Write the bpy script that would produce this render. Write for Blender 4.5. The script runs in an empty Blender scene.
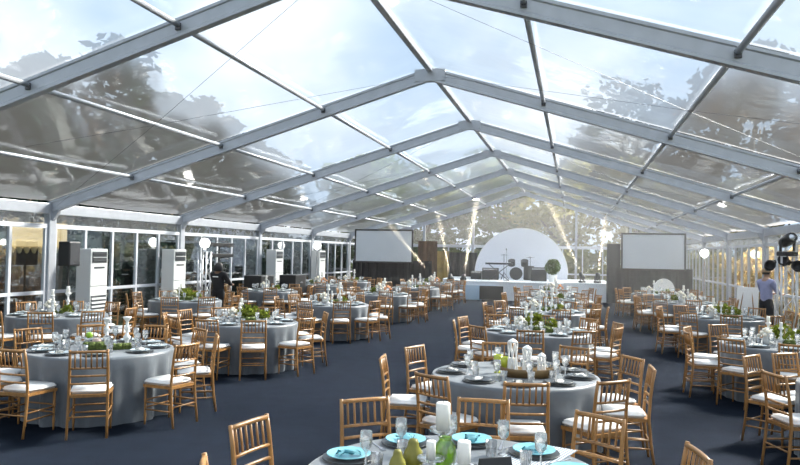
import bpy, bmesh, math, random
from mathutils import Vector, Matrix
random.seed(7)
PI = math.pi
sc = bpy.context.scene
COL = sc.collection

# ------------------------------------------------------------------ camera
H = 1.95
FPX, YAW, PITCH, ROLL = 709.5877, .241, .0292, -.0177
F = Vector((-math.sin(YAW)*math.cos(PITCH), math.cos(YAW)*math.cos(PITCH), math.sin(PITCH)))
r_ = F.cross(Vector((0, 0, 1))).normalized(); u_ = r_.cross(F)
RV = r_*math.cos(ROLL) - u_*math.sin(ROLL); UV = u_*math.cos(ROLL) + r_*math.sin(ROLL)
CAMP = Vector((0, 0, H))
cd = bpy.data.cameras.new('camera'); cd.sensor_width = 36; cd.lens = FPX*36/800
cam = bpy.data.objects.new('camera', cd); COL.objects.link(cam)
cam.matrix_world = Matrix(((RV.x, UV.x, -F.x, 0), (RV.y, UV.y, -F.y, 0), (RV.z, UV.z, -F.z, H), (0, 0, 0, 1)))
cd.clip_end = 500
sc.camera = cam
def proj(p):
    d = Vector(p) - CAMP; D = d.dot(F)
    if D < .2: return None
    return 400 + FPX*d.dot(RV)/D, 232.5 - FPX*d.dot(UV)/D
def in_view(p, m=25):
    q = proj(p)
    return q is not None and -m < q[0] < 800+m and -m < q[1] < 465+m

# ------------------------------------------------------------------ world, sun, exposure
w = bpy.data.worlds.new('sky'); sc.world = w; w.use_nodes = True
nt = w.node_tree; nt.nodes.clear()
tc = nt.nodes.new('ShaderNodeTexCoord')
mp = nt.nodes.new('ShaderNodeMapping'); mp.inputs['Scale'].default_value = (1, 1, 2.2); mp.inputs['Rotation'].default_value = (0, 0, 2.3)
nz = nt.nodes.new('ShaderNodeTexNoise'); nz.inputs['Scale'].default_value = 3.2; nz.inputs['Detail'].default_value = 5; nz.inputs['Roughness'].default_value = .55
cr = nt.nodes.new('ShaderNodeValToRGB')
cr.color_ramp.elements[0].position = .38; cr.color_ramp.elements[0].color = (.50, .63, .77, 1)
cr.color_ramp.elements[1].position = .60; cr.color_ramp.elements[1].color = (.97, .985, 1, 1)
bg = nt.nodes.new('ShaderNodeBackground'); bg.inputs['Strength'].default_value = .95
ow = nt.nodes.new('ShaderNodeOutputWorld')
nt.links.new(tc.outputs['Generated'], mp.inputs['Vector']); nt.links.new(mp.outputs['Vector'], nz.inputs['Vector'])
nt.links.new(nz.outputs['Fac'], cr.inputs['Fac']); nt.links.new(cr.outputs['Color'], bg.inputs['Color'])
nt.links.new(bg.outputs['Background'], ow.inputs['Surface'])
sl = bpy.data.lights.new('sun', 'SUN'); sl.energy = 18; sl.color = (1, .89, .75); sl.angle = math.radians(11)
sun = bpy.data.objects.new('sun', sl); COL.objects.link(sun)
SUN_FROM = Vector((.50, .62, .60)).normalized()
sun.rotation_euler = SUN_FROM.to_track_quat('Z', 'Y').to_euler()
vs = sc.view_settings
vs.view_transform = 'Standard'; vs.look = 'None'; vs.gamma = 1; vs.use_curve_mapping = False; vs.exposure = 0.55
sc.cycles.use_denoising = True
sc.cycles.max_bounces = 8
sc.cycles.transparent_max_bounces = 16
sc.cycles.caustics_reflective = False; sc.cycles.caustics_refractive = True

# ------------------------------------------------------------------ materials
def new_mat(name):
    m = bpy.data.materials.new(name); m.use_nodes = True
    n = m.node_tree.nodes; b = n['Principled BSDF']
    return m, n, m.node_tree.links, b
def mat(name, col, rough=.5, metal=0., noise=0., scale=20., bump=0., spec=.5, emit=None, estr=0., rand=0., coords='Object', stretch=(1, 1, 1), sheen=0.):
    m, n, L, b = new_mat(name)
    b.inputs['Base Color'].default_value = (*col, 1); b.inputs['Roughness'].default_value = rough
    b.inputs['Metallic'].default_value = metal; b.inputs['Specular IOR Level'].default_value = spec
    if sheen: b.inputs['Sheen Weight'].default_value = sheen
    if emit: b.inputs['Emission Color'].default_value = (*emit, 1); b.inputs['Emission Strength'].default_value = estr
    src = None
    if noise or bump:
        t = n.new('ShaderNodeTexCoord'); mpp = n.new('ShaderNodeMapping'); mpp.inputs['Scale'].default_value = stretch
        z = n.new('ShaderNodeTexNoise'); z.inputs['Scale'].default_value = scale; z.inputs['Detail'].default_value = 4
        L.new(t.outputs[coords], mpp.inputs['Vector']); L.new(mpp.outputs['Vector'], z.inputs['Vector'])
        if noise:
            r = n.new('ShaderNodeValToRGB')
            r.color_ramp.elements[0].position = .3; r.color_ramp.elements[1].position = .7
            r.color_ramp.elements[0].color = (*[max(0, c*(1-noise)) for c in col], 1)
            r.color_ramp.elements[1].color = (*[min(1, c*(1+noise)) for c in col], 1)
            L.new(z.outputs['Fac'], r.inputs['Fac']); src = r.outputs['Color']
        if bump:
            bp = n.new('ShaderNodeBump'); bp.inputs['Strength'].default_value = bump; bp.inputs['Distance'].default_value = .02
            L.new(z.outputs['Fac'], bp.inputs['Height']); L.new(bp.outputs['Normal'], b.inputs['Normal'])
    if rand:
        oi = n.new('ShaderNodeObjectInfo'); hs = n.new('ShaderNodeHueSaturation')
        mr = n.new('ShaderNodeMapRange'); mr.inputs['To Min'].default_value = 1-rand; mr.inputs['To Max'].default_value = 1+rand
        L.new(oi.outputs['Random'], mr.inputs['Value']); L.new(mr.outputs['Result'], hs.inputs['Value'])
        if src: L.new(src, hs.inputs['Color'])
        else: hs.inputs['Color'].default_value = (*col, 1)
        src = hs.outputs['Color']
    if src: L.new(src, b.inputs['Base Color'])
    return m
def film(name, tint, gloss_rough, milk, milk_col, bump=.0, bscale=3., gmin=.04, gmax=.75, stretch=(1, 1, 1), blur=0., blur_rough=.12):
    """clear sheet: see-through, fresnel reflection, slight milky haze of old plastic or glass"""
    m = bpy.data.materials.new(name); m.use_nodes = True
    n = m.node_tree.nodes; L = m.node_tree.links; n.clear()
    out = n.new('ShaderNodeOutputMaterial')
    tr = n.new('ShaderNodeBsdfTransparent'); tr.inputs['Color'].default_value = (*tint, 1)
    gl = n.new('ShaderNodeBsdfGlossy'); gl.inputs['Roughness'].default_value = gloss_rough; gl.inputs['Color'].default_value = (1, 1, 1, 1)
    mk = n.new('ShaderNodeBsdfTranslucent'); mk.inputs['Color'].default_value = (*milk_col, 1)
    lw = n.new('ShaderNodeLayerWeight'); lw.inputs['Blend'].default_value = .28
    mr = n.new('ShaderNodeMapRange'); mr.inputs['To Min'].default_value = gmin; mr.inputs['To Max'].default_value = gmax
    L.new(lw.outputs['Fresnel'], mr.inputs['Value'])
    m1 = n.new('ShaderNodeMixShader'); m1.inputs['Fac'].default_value = milk
    clear = tr.outputs[0]
    if blur:
        rf = n.new('ShaderNodeBsdfRefraction'); rf.inputs['IOR'].default_value = 1.02; rf.inputs['Roughness'].default_value = blur_rough; rf.inputs['Color'].default_value = (*tint, 1)
        m0 = n.new('ShaderNodeMixShader'); m0.inputs['Fac'].default_value = blur
        L.new(tr.outputs[0], m0.inputs[1]); L.new(rf.outputs[0], m0.inputs[2]); clear = m0.outputs[0]
    L.new(clear, m1.inputs[1]); L.new(mk.outputs[0], m1.inputs[2])
    m2 = n.new('ShaderNodeMixShader'); L.new(mr.outputs['Result'], m2.inputs['Fac'])
    L.new(m1.outputs[0], m2.inputs[1]); L.new(gl.outputs[0], m2.inputs[2]); L.new(m2.outputs[0], out.inputs['Surface'])
    if bump:
        t = n.new('ShaderNodeTexCoord'); mpp = n.new('ShaderNodeMapping'); mpp.inputs['Scale'].default_value = stretch
        z = n.new('ShaderNodeTexNoise'); z.inputs['Scale'].default_value = bscale; z.inputs['Detail'].default_value = 3
        bp = n.new('ShaderNodeBump'); bp.inputs['Strength'].default_value = bump; bp.inputs['Distance'].default_value = .1
        L.new(t.outputs['Object'], mpp.inputs['Vector']); L.new(mpp.outputs['Vector'], z.inputs['Vector'])
        L.new(z.outputs['Fac'], bp.inputs['Height']); L.new(bp.outputs['Normal'], gl.inputs['Normal']); L.new(bp.outputs['Normal'], lw.inputs['Normal'])
    return m
def leaf_mat(name, col, trans=.4, rand=.25):
    m = bpy.data.materials.new(name); m.use_nodes = True
    n = m.node_tree.nodes; L = m.node_tree.links; n.clear()
    out = n.new('ShaderNodeOutputMaterial'); d = n.new('ShaderNodeBsdfDiffuse'); t = n.new('ShaderNodeBsdfTranslucent')
    tcn = n.new('ShaderNodeTexCoord'); z = n.new('ShaderNodeTexNoise'); z.inputs['Scale'].default_value = 1.7; z.inputs['Detail'].default_value = 4
    r = n.new('ShaderNodeValToRGB'); r.color_ramp.elements[0].position = .3; r.color_ramp.elements[1].position = .7
    r.color_ramp.elements[0].color = (*[c*(1-rand) for c in col], 1); r.color_ramp.elements[1].color = (*[min(1, c*(1+rand)) for c in col], 1)
    L.new(tcn.outputs['Object'], z.inputs['Vector']); L.new(z.outputs['Fac'], r.inputs['Fac'])
    L.new(r.outputs['Color'], d.inputs['Color']); L.new(r.outputs['Color'], t.inputs['Color'])
    mx = n.new('ShaderNodeMixShader'); mx.inputs['Fac'].default_value = trans
    L.new(d.outputs[0], mx.inputs[1]); L.new(t.outputs[0], mx.inputs[2]); L.new(mx.outputs[0], out.inputs['Surface'])
    return m
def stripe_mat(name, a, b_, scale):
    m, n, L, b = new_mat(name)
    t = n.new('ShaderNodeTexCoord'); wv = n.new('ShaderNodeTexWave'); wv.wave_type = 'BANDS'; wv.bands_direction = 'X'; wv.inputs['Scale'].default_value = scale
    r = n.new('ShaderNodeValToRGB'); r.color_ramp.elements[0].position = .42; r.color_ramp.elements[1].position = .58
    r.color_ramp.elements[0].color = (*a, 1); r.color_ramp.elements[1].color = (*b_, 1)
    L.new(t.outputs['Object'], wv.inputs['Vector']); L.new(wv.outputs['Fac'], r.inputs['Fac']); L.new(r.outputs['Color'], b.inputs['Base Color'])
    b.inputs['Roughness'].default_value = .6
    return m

M = {}
M['carpet'] = mat('carpet', (.0085, .012, .019), 1., noise=.16, scale=3.5, bump=.25, spec=.02)
M['alu'] = mat('aluminium', (.43, .45, .49), .38, metal=.25, noise=.06, scale=6)
M['alu_dark'] = mat('bracket_steel', (.10, .10, .11), .45, metal=.6)
M['white_frame'] = mat('white_frame', (.60, .62, .66), .4, noise=.04, scale=8)
M['roof_film'] = film('clear_roof_film', (.82, .91, 1.0), .06, .035, (.92, .95, 1.0), bump=.28, bscale=.7, gmin=.05, gmax=.75, blur=.5, blur_rough=.36)
M['wall_film'] = film('clear_wall_film', (.95, .97, .99), .04, .03, (.95, .95, .95), bump=.3, bscale=1.3, gmin=.04, gmax=.6)
M['pane'] = film('window_pane', (.90, .93, .95), .02, .004, (.9, .9, .9), gmin=.015, gmax=.4)
M['glass'] = film('drinking_glass', (.96, .98, .99), .03, .22, (1, 1, 1), gmin=.12, gmax=.9)
M['green_glass'] = film('green_glass', (.36, .58, .03), .05, .35, (.42, .60, .03), gmin=.10, gmax=.8)
M['cloth'] = mat('satin_cloth', (.105, .122, .14), .42, noise=.06, scale=9, bump=.05, sheen=.3)
M['wood'] = mat('gold_wood', (.31, .155, .050), .34, noise=.22, scale=30, stretch=(1, 1, .15), rand=.22)
M['wood_dark'] = mat('brown_wood', (.20, .125, .05), .5, noise=.3, scale=14, stretch=(.2, 1, 1))
M['cushion'] = mat('white_cushion', (.80, .79, .77), .8, noise=.04, scale=18, bump=.1)
M['charger'] = mat('slate_plate', (.045, .052, .058), .28, noise=.2, scale=22)
M['plate'] = mat('pale_plate', (.42, .50, .54), .25)
M['turq'] = mat('turquoise_plate', (.24, .56, .63), .22, noise=.12, scale=16)
M['napkin'] = mat('white_napkin', (.78, .77, .74), .85, bump=.1, scale=20)
M['napkin_turq'] = mat('turquoise_napkin', (.24, .55, .62), .8, noise=.1, scale=12)
M['white'] = mat('white_ceramic', (.82, .82, .80), .35)
M['wax'] = mat('candle_wax', (.90, .88, .82), .55)
M['moss'] = mat('moss', (.075, .10, .02), .95, noise=.5, scale=25, bump=.8)
M['leaf'] = leaf_mat('table_leaf', (.155, .19, .03), .35)
M['apple'] = mat('green_apple', (.26, .45, .03), .28, noise=.25, scale=5)
M['pear'] = mat('green_pear', (.24, .22, .035), .4, noise=.25, scale=9)
M['pinkpot'] = mat('blush_pot', (.50, .36, .31), .5, noise=.15)
M['flower'] = mat('cream_flower', (.85, .80, .68), .8, noise=.1, scale=10)
M['flower_o'] = mat('apricot_flower', (.75, .36, .18), .8, noise=.2, scale=10)
M['goblet'] = mat('lime_goblet', (.45, .50, .05), .25, noise=.1)
M['steel'] = mat('steel', (.55, .56, .58), .25, metal=.9)
M['black'] = mat('black_plastic', (.012, .012, .013), .45)
M['drape'] = mat('black_drape', (.012, .012, .014), .9, noise=.3, scale=4)
M['drape_grey'] = mat('charcoal_drape', (.035, .037, .042), .9, noise=.2, scale=4)
M['drape_brown'] = mat('brown_drape', (.10, .055, .03), .8, noise=.3, scale=3)
M['gold_drape'] = mat('gold_panel', (.30, .20, .05), .6, noise=.3, scale=3)
M['screen'] = mat('projection_screen', (.62, .66, .70), .7, noise=.02, scale=2)
M['stage'] = mat('stage_white', (.80, .84, .88), .28)
M['stage_blue'] = mat('stage_pale_blue', (.45, .62, .78), .25)
M['stage_top'] = mat('stage_deck', (.06, .06, .07), .5, noise=.2)
M['dome'] = mat('backdrop_white', (.82, .83, .88), .75, noise=.02, scale=2)
M['ac'] = mat('air_con_white', (.66, .67, .66), .4)
M['ac_dark'] = mat('air_con_outlet', (.05, .055, .06), .4)
M['truss'] = mat('truss_silver', (.62, .63, .65), .3, metal=.7)
M['globe'] = mat('lamp_globe', (1, 1, 1), .5, emit=(1, .97, .90), estr=5)
M['lens'] = mat('spot_lens', (1, 1, 1), .3, emit=(1, .9, .7), estr=14)
M['skin'] = mat('skin', (.42, .25, .17), .6)
M['skin_dark'] = mat('skin_brown', (.20, .11, .07), .6)
M['hair'] = mat('hair', (.015, .011, .009), .6)
M['cap'] = mat('cap', (.35, .24, .14), .8)
M['shirt_blue'] = mat('lavender_shirt', (.30, .32, .50), .85, noise=.08, scale=12)
M['trouser'] = mat('dark_trousers', (.016, .017, .022), .85)
M['black_cloth'] = mat('black_cloth', (.010, .010, .012), .9)
M['print'] = mat('white_print', (.8, .8, .8), .8)
M['bark'] = mat('bark', (.09, .065, .045), .9, noise=.4, scale=6, bump=.6)
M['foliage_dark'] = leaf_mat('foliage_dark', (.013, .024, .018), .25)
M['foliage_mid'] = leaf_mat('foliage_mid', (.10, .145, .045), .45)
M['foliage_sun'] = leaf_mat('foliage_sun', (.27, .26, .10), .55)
M['foliage_gold'] = leaf_mat('foliage_gold', (.66, .50, .20), .7)  # warm sun glow put into the leaf colour, brightened to gold
M['ground'] = mat('lawn', (.07, .085, .03), .95, noise=.4, scale=.8, bump=.3)
M['awning'] = mat('cream_awning', (.55, .43, .22), .8)
M['kiosk'] = mat('kiosk_brown', (.11, .075, .05), .8, noise=.3, scale=3)
M['red_cloth'] = mat('maroon_cloth', (.20, .04, .05), .8)

# ------------------------------------------------------------------ mesh helpers
def V(*a): return Vector(a)
class MB:
    def __init__(s): s.bm = bmesh.new()
    def box(s, x0, x1, y0, y1, z0, z1, bev=0.):
        vs_ = [s.bm.verts.new((x, y, z)) for x in (x0, x1) for y in (y0, y1) for z in (z0, z1)]
        fs = [s.bm.faces.new([vs_[i] for i in q]) for q in ((0, 1, 3, 2), (4, 6, 7, 5), (0, 4, 5, 1), (2, 3, 7, 6), (0, 2, 6, 4), (1, 5, 7, 3))]
        if bev:
            es = list({e for f in fs for e in f.edges})
            bmesh.ops.bevel(s.bm, geom=es, offset=bev, segments=2, affect='EDGES', profile=.5)
        return s
    def tube(s, pts, rad, seg=8, caps=True):
        pts = [Vector(p) for p in pts]; n = len(pts)
        rads = rad if isinstance(rad, (list, tuple)) else [rad]*n
        rings = []; up = None
        for i, p in enumerate(pts):
            t = (pts[min(i+1, n-1)] - pts[max(i-1, 0)]).normalized()
            if up is None:
                up = V(0, 0, 1) if abs(t.z) < .9 else V(1, 0, 0)
            a = t.cross(up).normalized(); b = t.cross(a).normalized(); up = -b if False else b.cross(t) if False else up
            rings.append([s.bm.verts.new(p + (a*math.cos(2*PI*k/seg) + b*math.sin(2*PI*k/seg))*rads[i]) for k in range(seg)])
        for i in range(n-1):
            for k in range(seg):
                s.bm.faces.new((rings[i][k], rings[i][(k+1) % seg], rings[i+1][(k+1) % seg], rings[i+1][k]))
        if caps:
            s.bm.faces.new(rings[0][::-1]); s.bm.faces.new(rings[-1])
        return s
    def lathe(s, prof, seg=14, c=(0, 0, 0), fr=None):
        cx, cy, cz = c; rings = []
        for r, z in prof:
            if r < 1e-5: rings.append([s.bm.verts.new((cx, cy, cz+z))])
            else: rings.append([s.bm.verts.new((cx+r*math.cos(2*PI*k/seg), cy+r*math.sin(2*PI*k/seg), cz+z)) for k in range(seg)])
        for a, b in zip(rings, rings[1:]):
            for k in range(seg):
                k2 = (k+1) % seg
                if len(a) == 1 and len(b) == 1: continue
                if len(a) == 1: s.bm.faces.new((a[0], b[k2], b[k]))
                elif len(b) == 1: s.bm.faces.new((a[k], a[k2], b[0]))
                else: s.bm.faces.new((a[k], a[k2], b[k2], b[k]))
        return s
    def prism(s, poly, axis, a0, a1):
        """poly = 2-D outline, extruded along axis (0 x, 1 y, 2 z) from a0 to a1"""
        def P(q, a): return [(a, q[0], q[1]), (q[0], a, q[1]), (q[0], q[1], a)][axis]
        A = [s.bm.verts.new(P(q, a0)) for q in poly]; B = [s.bm.verts.new(P(q, a1)) for q in poly]
        s.bm.faces.new(A[::-1]); s.bm.faces.new(B); n = len(poly)
        for i in range(n): s.bm.faces.new((A[i], A[(i+1) % n], B[(i+1) % n], B[i]))
        return s
    def leaves(s, n, center, rad, size, flat=0.):
        c = Vector(center)
        for _ in range(n):
            while True:
                p = V(random.uniform(-1, 1), random.uniform(-1, 1), random.uniform(-1, 1))
                if .25 < p.length <= 1: break
            q = c + V(p.x*rad[0], p.y*rad[1], p.z*rad[2])
            a = V(random.gauss(0, 1), random.gauss(0, 1), random.gauss(0, 1)).normalized()
            b = a.orthogonal().normalized(); b = Matrix.Rotation(random.uniform(0, 2*PI), 3, a) @ b
            e = a.cross(b); z = size*random.uniform(.6, 1.4)
            s.bm.faces.new([s.bm.verts.new(q+v) for v in (b*z, e*z*.5, -b*z, -e*z*.5)])
        return s
    def mesh(s, name, m, smooth=False):
        bmesh.ops.recalc_face_normals(s.bm, faces=s.bm.faces[:])
        me = bpy.data.meshes.new(name); s.bm.to_mesh(me); s.bm.free()
        me.materials.append(m)
        if smooth:
            for p in me.polygons: p.use_smooth = True
        return me
def obj(name, me, parent=None, loc=(0, 0, 0), rotz=0., scale=None):
    o = bpy.data.objects.new(name, me); COL.objects.link(o); o.location = loc
    if rotz: o.rotation_euler = (0, 0, rotz)
    if scale: o.scale = scale if isinstance(scale, (tuple, list)) else (scale,)*3
    if parent: o.parent = parent
    return o
def tag(o, label=None, cat=None, group=None, kind=None):
    if label: o['label'] = label
    if cat: o['category'] = cat
    if group: o['group'] = group
    if kind: o['kind'] = kind
    return o
def empty(name, loc=(0, 0, 0), rotz=0.):
    return obj(name, None, None, loc, rotz)
def part(name, mb, m, parent, smooth=False, label=None, loc=(0, 0, 0)):
    o = obj(name, mb.mesh(name, m, smooth), parent, loc)
    if label: o['label'] = label
    return o
def struct(name, label=None):
    o = empty(name); o['kind'] = 'structure'; return tag(o, label)

# ------------------------------------------------------------------ tent
CX, HW = -2.557, 7.94
XL, XR = CX-HW, CX+HW
ZE, ZR = H+.935, H+3.354
def FY(k): return 7.486+5*k
K0, K1 = -2, 6
fl = obj('floor', MB().box(XL-.3, XR+.3, FY(K0)-1, FY(K1)+.3, -.06, 0).mesh('floor', M['carpet']))
tag(fl, 'dark slate blue carpet covering the whole tent floor', kind='structure')
gd = obj('ground', MB().box(-90, 90, -40, 130, -.30, -.10).mesh('ground', M['ground']))
tag(gd, 'shaded lawn outside the tent', kind='structure')

roof = struct('ceiling', 'clear pitched tent roof on aluminium rafters')
def rafter_mesh(side, web=.11, depth=.23):
    mb = MB()
    dx, dz = side*HW, ZE-ZR
    L = math.hypot(dx, dz); t = V(dx/L, 0, dz/L); nrm = V(-t.z*side, 0, t.x*side)
    if nrm.z < 0: nrm = -nrm
    # flanged hollow box section
    wv = web/2
    prof = [(-wv, 0), (wv, 0), (wv, -.035), (wv*.72, -.05), (wv*.72, -depth+.05), (wv, -depth+.035), (wv, -depth), (-wv, -depth), (-wv, -depth+.035), (-wv*.72, -depth+.05), (-wv*.72, -.05), (-wv, -.035)]
    A = [mb.bm.verts.new(V(0, a, 0)+V(0, 0, b)) for a, b in prof]
    B = [mb.bm.verts.new(t*(L+.12)+V(0, a, 0)+nrm*b) for a, b in prof]
    n = len(prof); mb.bm.faces.new(A); mb.bm.faces.new(B[::-1])
    for i in range(n): mb.bm.faces.new((A[i], B[i], B[(i+1) % n], A[(i+1) % n]))
    return mb
RM = {s: rafter_mesh(s).mesh('rafter', M['alu']) for s in (-1, 1)}
BRK = MB().box(-.035, .035, -.065, .065, -.05, .035, .006).mesh('bracket', M['alu_dark'])
PLT = MB().box(-.28, .28, -.06, .06, -.25, -.02, .006).mesh('ridge_plate', M['alu'])
QS = (.254, .515, .759)
PUR = MB().tube([(0, .055, 0), (0, 4.945, 0)], .036, 8).mesh('purlin', M['alu'], True)
RID = MB().box(-.05, .05, .055, 4.945, -.10, .0, .01).mesh('ridge_beam', M['alu'])
EAV = MB().box(-.07, .07, .055, 4.945, -.26, -.04, .012).mesh('eave_beam', M['alu'])
def at_q(s, q, dz=0.): return V(CX+s*q*HW, 0, ZR+(ZE-ZR)*q+dz)
for k in range(K0, K1+1):
    y = FY(k)
    for s in (-1, 1):
        ra = obj('rafter', RM[s], roof, (CX, y, ZR))
        for q in QS:
            p = at_q(s, q, -.10); obj('bracket', BRK, ra, (p.x-CX, 0, p.z-ZR))
    obj('ridge_plate', PLT, roof, (CX, y, ZR))
    if k < K1:
        obj('ridge_beam', RID, roof, (CX, y, ZR+.02))
        for s in (-1, 1):
            obj('eave_beam', EAV, roof, (CX+s*HW, y, ZE))
            for q in QS:
                p = at_q(s, q, -.085); obj('purlin', PUR, roof, (p.x, y, p.z))
def panel_mesh(side, seed):
    rnd = random.Random(seed); bm = bmesh.new(); NU, NV = 40, 16
    ph = [(rnd.uniform(0, 6.28), rnd.uniform(.6, 2.6), rnd.uniform(.5, 1.8), rnd.uniform(.002, .007)) for _ in range(6)]
    g = []
    for i in range(NU+1):
        row = []
        for j in range(NV+1):
            q, v = i/NU, j/NV
            z = ZR+(ZE-ZR)*q + .018
            env = math.sin(PI*v)
            z += sum(a*math.sin(f1*q*6+p0)*math.cos(f2*v*5+p0*2) for p0, f1, f2, a in ph)*env*1.2 - .02*env
            row.append(bm.verts.new((CX+side*q*HW, .02+4.96*v, z)))
        g.append(row)
    for i in range(NU):
        for j in range(NV): bm.faces.new((g[i][j], g[i+1][j], g[i+1][j+1], g[i][j+1]))
    bm.normal_update()
    for f in bm.faces:
        if f.normal.z > 0: f.normal_flip()
    me = bpy.data.meshes.new('roof_panel'); bm.to_mesh(me); bm.free(); me.materials.append(M['roof_film'])
    for p in me.polygons: p.use_smooth = True
    return me
for k in range(K0, K1):
    for s in (-1, 1): obj('roof_panel', panel_mesh(s, k*2+s+50), roof, (0, FY(k), 0))
# bracing cables under the roof film
def cable(a, b): part('bracing_cable', MB().tube([a, (Vector(a)+Vector(b))*.5-V(0, 0, .04), b], .0025, 5), M['alu_dark'], roof)
for k in (0, 2, 4):
    for s in (-1, 1):
        a, b = at_q(s, .03, -.12), at_q(s, .97, -.16)
        cable((a.x, FY(k)+.1, a.z), (b.x, FY(k)+4.9, b.z)); cable((b.x, FY(k)+.1, b.z), (a.x, FY(k)+4.9, a.z))

# side walls of glazed units
ZT, ZM = H+.382, H-.926
def wall_side(name, x, s, klo):
    wl = struct(name, 'glazed tent wall in white aluminium frames')
    colm = MB().box(-.07, .07, -.10, .10, 0, ZE-.06, .012).mesh('column', M['alu'])
    knee = MB().prism([(-s*.07, ZE-.40), (-s*.22, ZE-.20), (-s*.22, ZE-.02), (-s*.07, ZE-.02)], 1, -.035, .035).mesh('knee_brace', M['alu'])
    mul = MB().box(-.03, .03, -.035, .035, .06, ZT, .006).mesh('mullion', M['white_frame'])
    top = MB().box(-.035, .035, .10, 4.90, ZT, ZT+.09, .006).mesh('top_rail', M['white_frame'])
    mid = MB().box(-.026, .026, .10, 4.90, ZM-.035, ZM+.035, .006).mesh('mid_rail', M['white_frame'])
    bot = MB().box(-.035, .035, .10, 4.90, .0, .09, .006).mesh('bottom_rail', M['white_frame'])
    pu = MB().box(-.005, .005, .04, .92, ZM+.035, ZT).mesh('pane', M['pane'])
    pl = MB().box(-.005, .005, .04, .92, .09, ZM-.035).mesh('pane', M['pane'])
    st = MB().box(-.004, .004, .10, 4.90, ZT+.09, ZE-.26).mesh('clear_strip', M['wall_film'])
    for k in range(klo, K1+1):
        y = FY(k)
        obj('column', colm, wl, (x, y, 0)); obj('knee_brace', knee, wl, (x, y, 0))
        if k == K1: continue
        for nm, me in (('top_rail', top), ('mid_rail', mid), ('bottom_rail', bot), ('clear_strip', st)): obj(nm, me, wl, (x, y, 0))
        for i in range(6):
            obj('mullion', mul, wl, (x, y+.135+i*.946, 0))
            if i < 5:
                obj('pane', pu, wl, (x, y+.13+i*.946, 0)); obj('pane', pl, wl, (x, y+.13+i*.946, 0))
    return wl
wall_side('wall_left', XL, -1, 0)
wall_side('wall_right', XR, 1, 1)
# gable end
gw = struct('wall_back', 'clear gable wall with a glazed band below')
YG = FY(K1)
for x in [CX-5.3, CX-2.65, CX+2.65, CX+5.3]:
    zt = ZR+(ZE-ZR)*abs(x-CX)/HW-.2
    part('gable_post', MB().box(x-.06, x+.06, YG-.06, YG+.06, 0, zt, .01), M['alu'], gw)
part('top_rail', MB().box(XL, XR, YG-.05, YG+.05, ZT-.02, ZT+.13, .01), M['white_frame'], gw)
part('mid_rail', MB().box(XL, XR, YG-.03, YG+.03, ZM-.04, ZM+.04, .01), M['white_frame'], gw)
for i in range(17):
    x = XL+i*(2*HW/16)
    part('mullion', MB().box(x-.03, x+.03, YG-.035, YG+.035, .05, ZT, .006), M['white_frame'], gw)
    if i < 16:
        part('pane', MB().box(x+.03, x+2*HW/16-.03, YG-.005, YG+.005, ZM+.04, ZT-.02), M['pane'], gw)
        part('pane', MB().box(x+.03, x+2*HW/16-.03, YG-.005, YG+.005, .05, ZM-.04), M['pane'], gw)
part('gable_film', MB().prism([(XL, ZT+.13), (XR, ZT+.13), (XR, ZE-.02), (CX, ZR-.02), (XL, ZE-.02)], 1, YG-.004, YG+.004), M['wall_film'], gw)

# ------------------------------------------------------------------ trees and shrubs outside
def crown_mesh(seed, m, R=2.4, hgt=4.6, n=44, per=130, size=.15):
    random.seed(seed); mb = MB()
    for _ in range(n):
        a = random.uniform(0, 2*PI); zz = random.uniform(-1, 1); k = math.sqrt(max(.12, 1-zz*zz)); rr = R*math.sqrt(random.random())*k
        br = random.uniform(.30, 1.0)*R*.40
        mb.leaves(per, (rr*math.cos(a), rr*math.sin(a), zz*hgt*.5+random.uniform(-.3, .3)), (br, br, br*.8), size)
    return mb.mesh('crown', m)
def trunk_mesh(seed, h):
    random.seed(seed); mb = MB()
    x = random.uniform(-.2, .2)
    mb.tube([(0, 0, -.1), (x*.4, 0, h*.4), (x, .1, h*.75), (x*1.2, 0, h*1.05)], [.19, .15, .12, .05], 8)
    for i in range(5):
        a = i*1.3+random.random(); z0 = h*random.uniform(.5, .85)
        mb.tube([(x*.7, 0, z0), (x+math.cos(a)*.7, math.sin(a)*.7, z0+.8), (x+math.cos(a)*1.3, math.sin(a)*1.3, z0+1.9)], [.08, .055, .02], 6)
    return mb.mesh('trunk', M['bark'], True)
CRN = {'dark': [crown_mesh(i, M['foliage_dark']) for i in (1, 2, 3)], 'mid': [crown_mesh(i, M['foliage_mid']) for i in (4, 5, 6)], 'sun': [crown_mesh(i, M['foliage_sun'], n=34, per=110) for i in (7, 8, 9)]}
TRK = [trunk_mesh(i, 4.2) for i in (11, 12)]
def tree(x, y, h, kind, label, i, wide=1.):
    t = empty('garden_tree', (x, y, -.1)); s = h/6.6
    tag(t, label, 'tree', 'trees around the tent')
    t.scale = (s*wide, s*wide, s); t.rotation_euler.z = i*1.7
    obj('trunk', TRK[i % 2], t); obj('crown', CRN[kind][i % 3], t, (0, 0, 4.3))
ORD = ['first', 'second', 'third', 'fourth', 'fifth', 'sixth', 'seventh', 'eighth', 'ninth', 'tenth']
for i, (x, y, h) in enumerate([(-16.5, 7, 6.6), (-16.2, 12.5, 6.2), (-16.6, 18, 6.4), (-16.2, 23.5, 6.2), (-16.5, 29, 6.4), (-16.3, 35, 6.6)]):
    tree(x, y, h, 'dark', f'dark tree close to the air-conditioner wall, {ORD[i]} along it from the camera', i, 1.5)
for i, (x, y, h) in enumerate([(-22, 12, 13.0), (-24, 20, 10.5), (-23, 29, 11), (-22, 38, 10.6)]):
    tree(x, y, h, 'dark', f'tall dark tree standing back from the air-conditioner wall, {ORD[i]} from the camera', i+1, 1.4)
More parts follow.
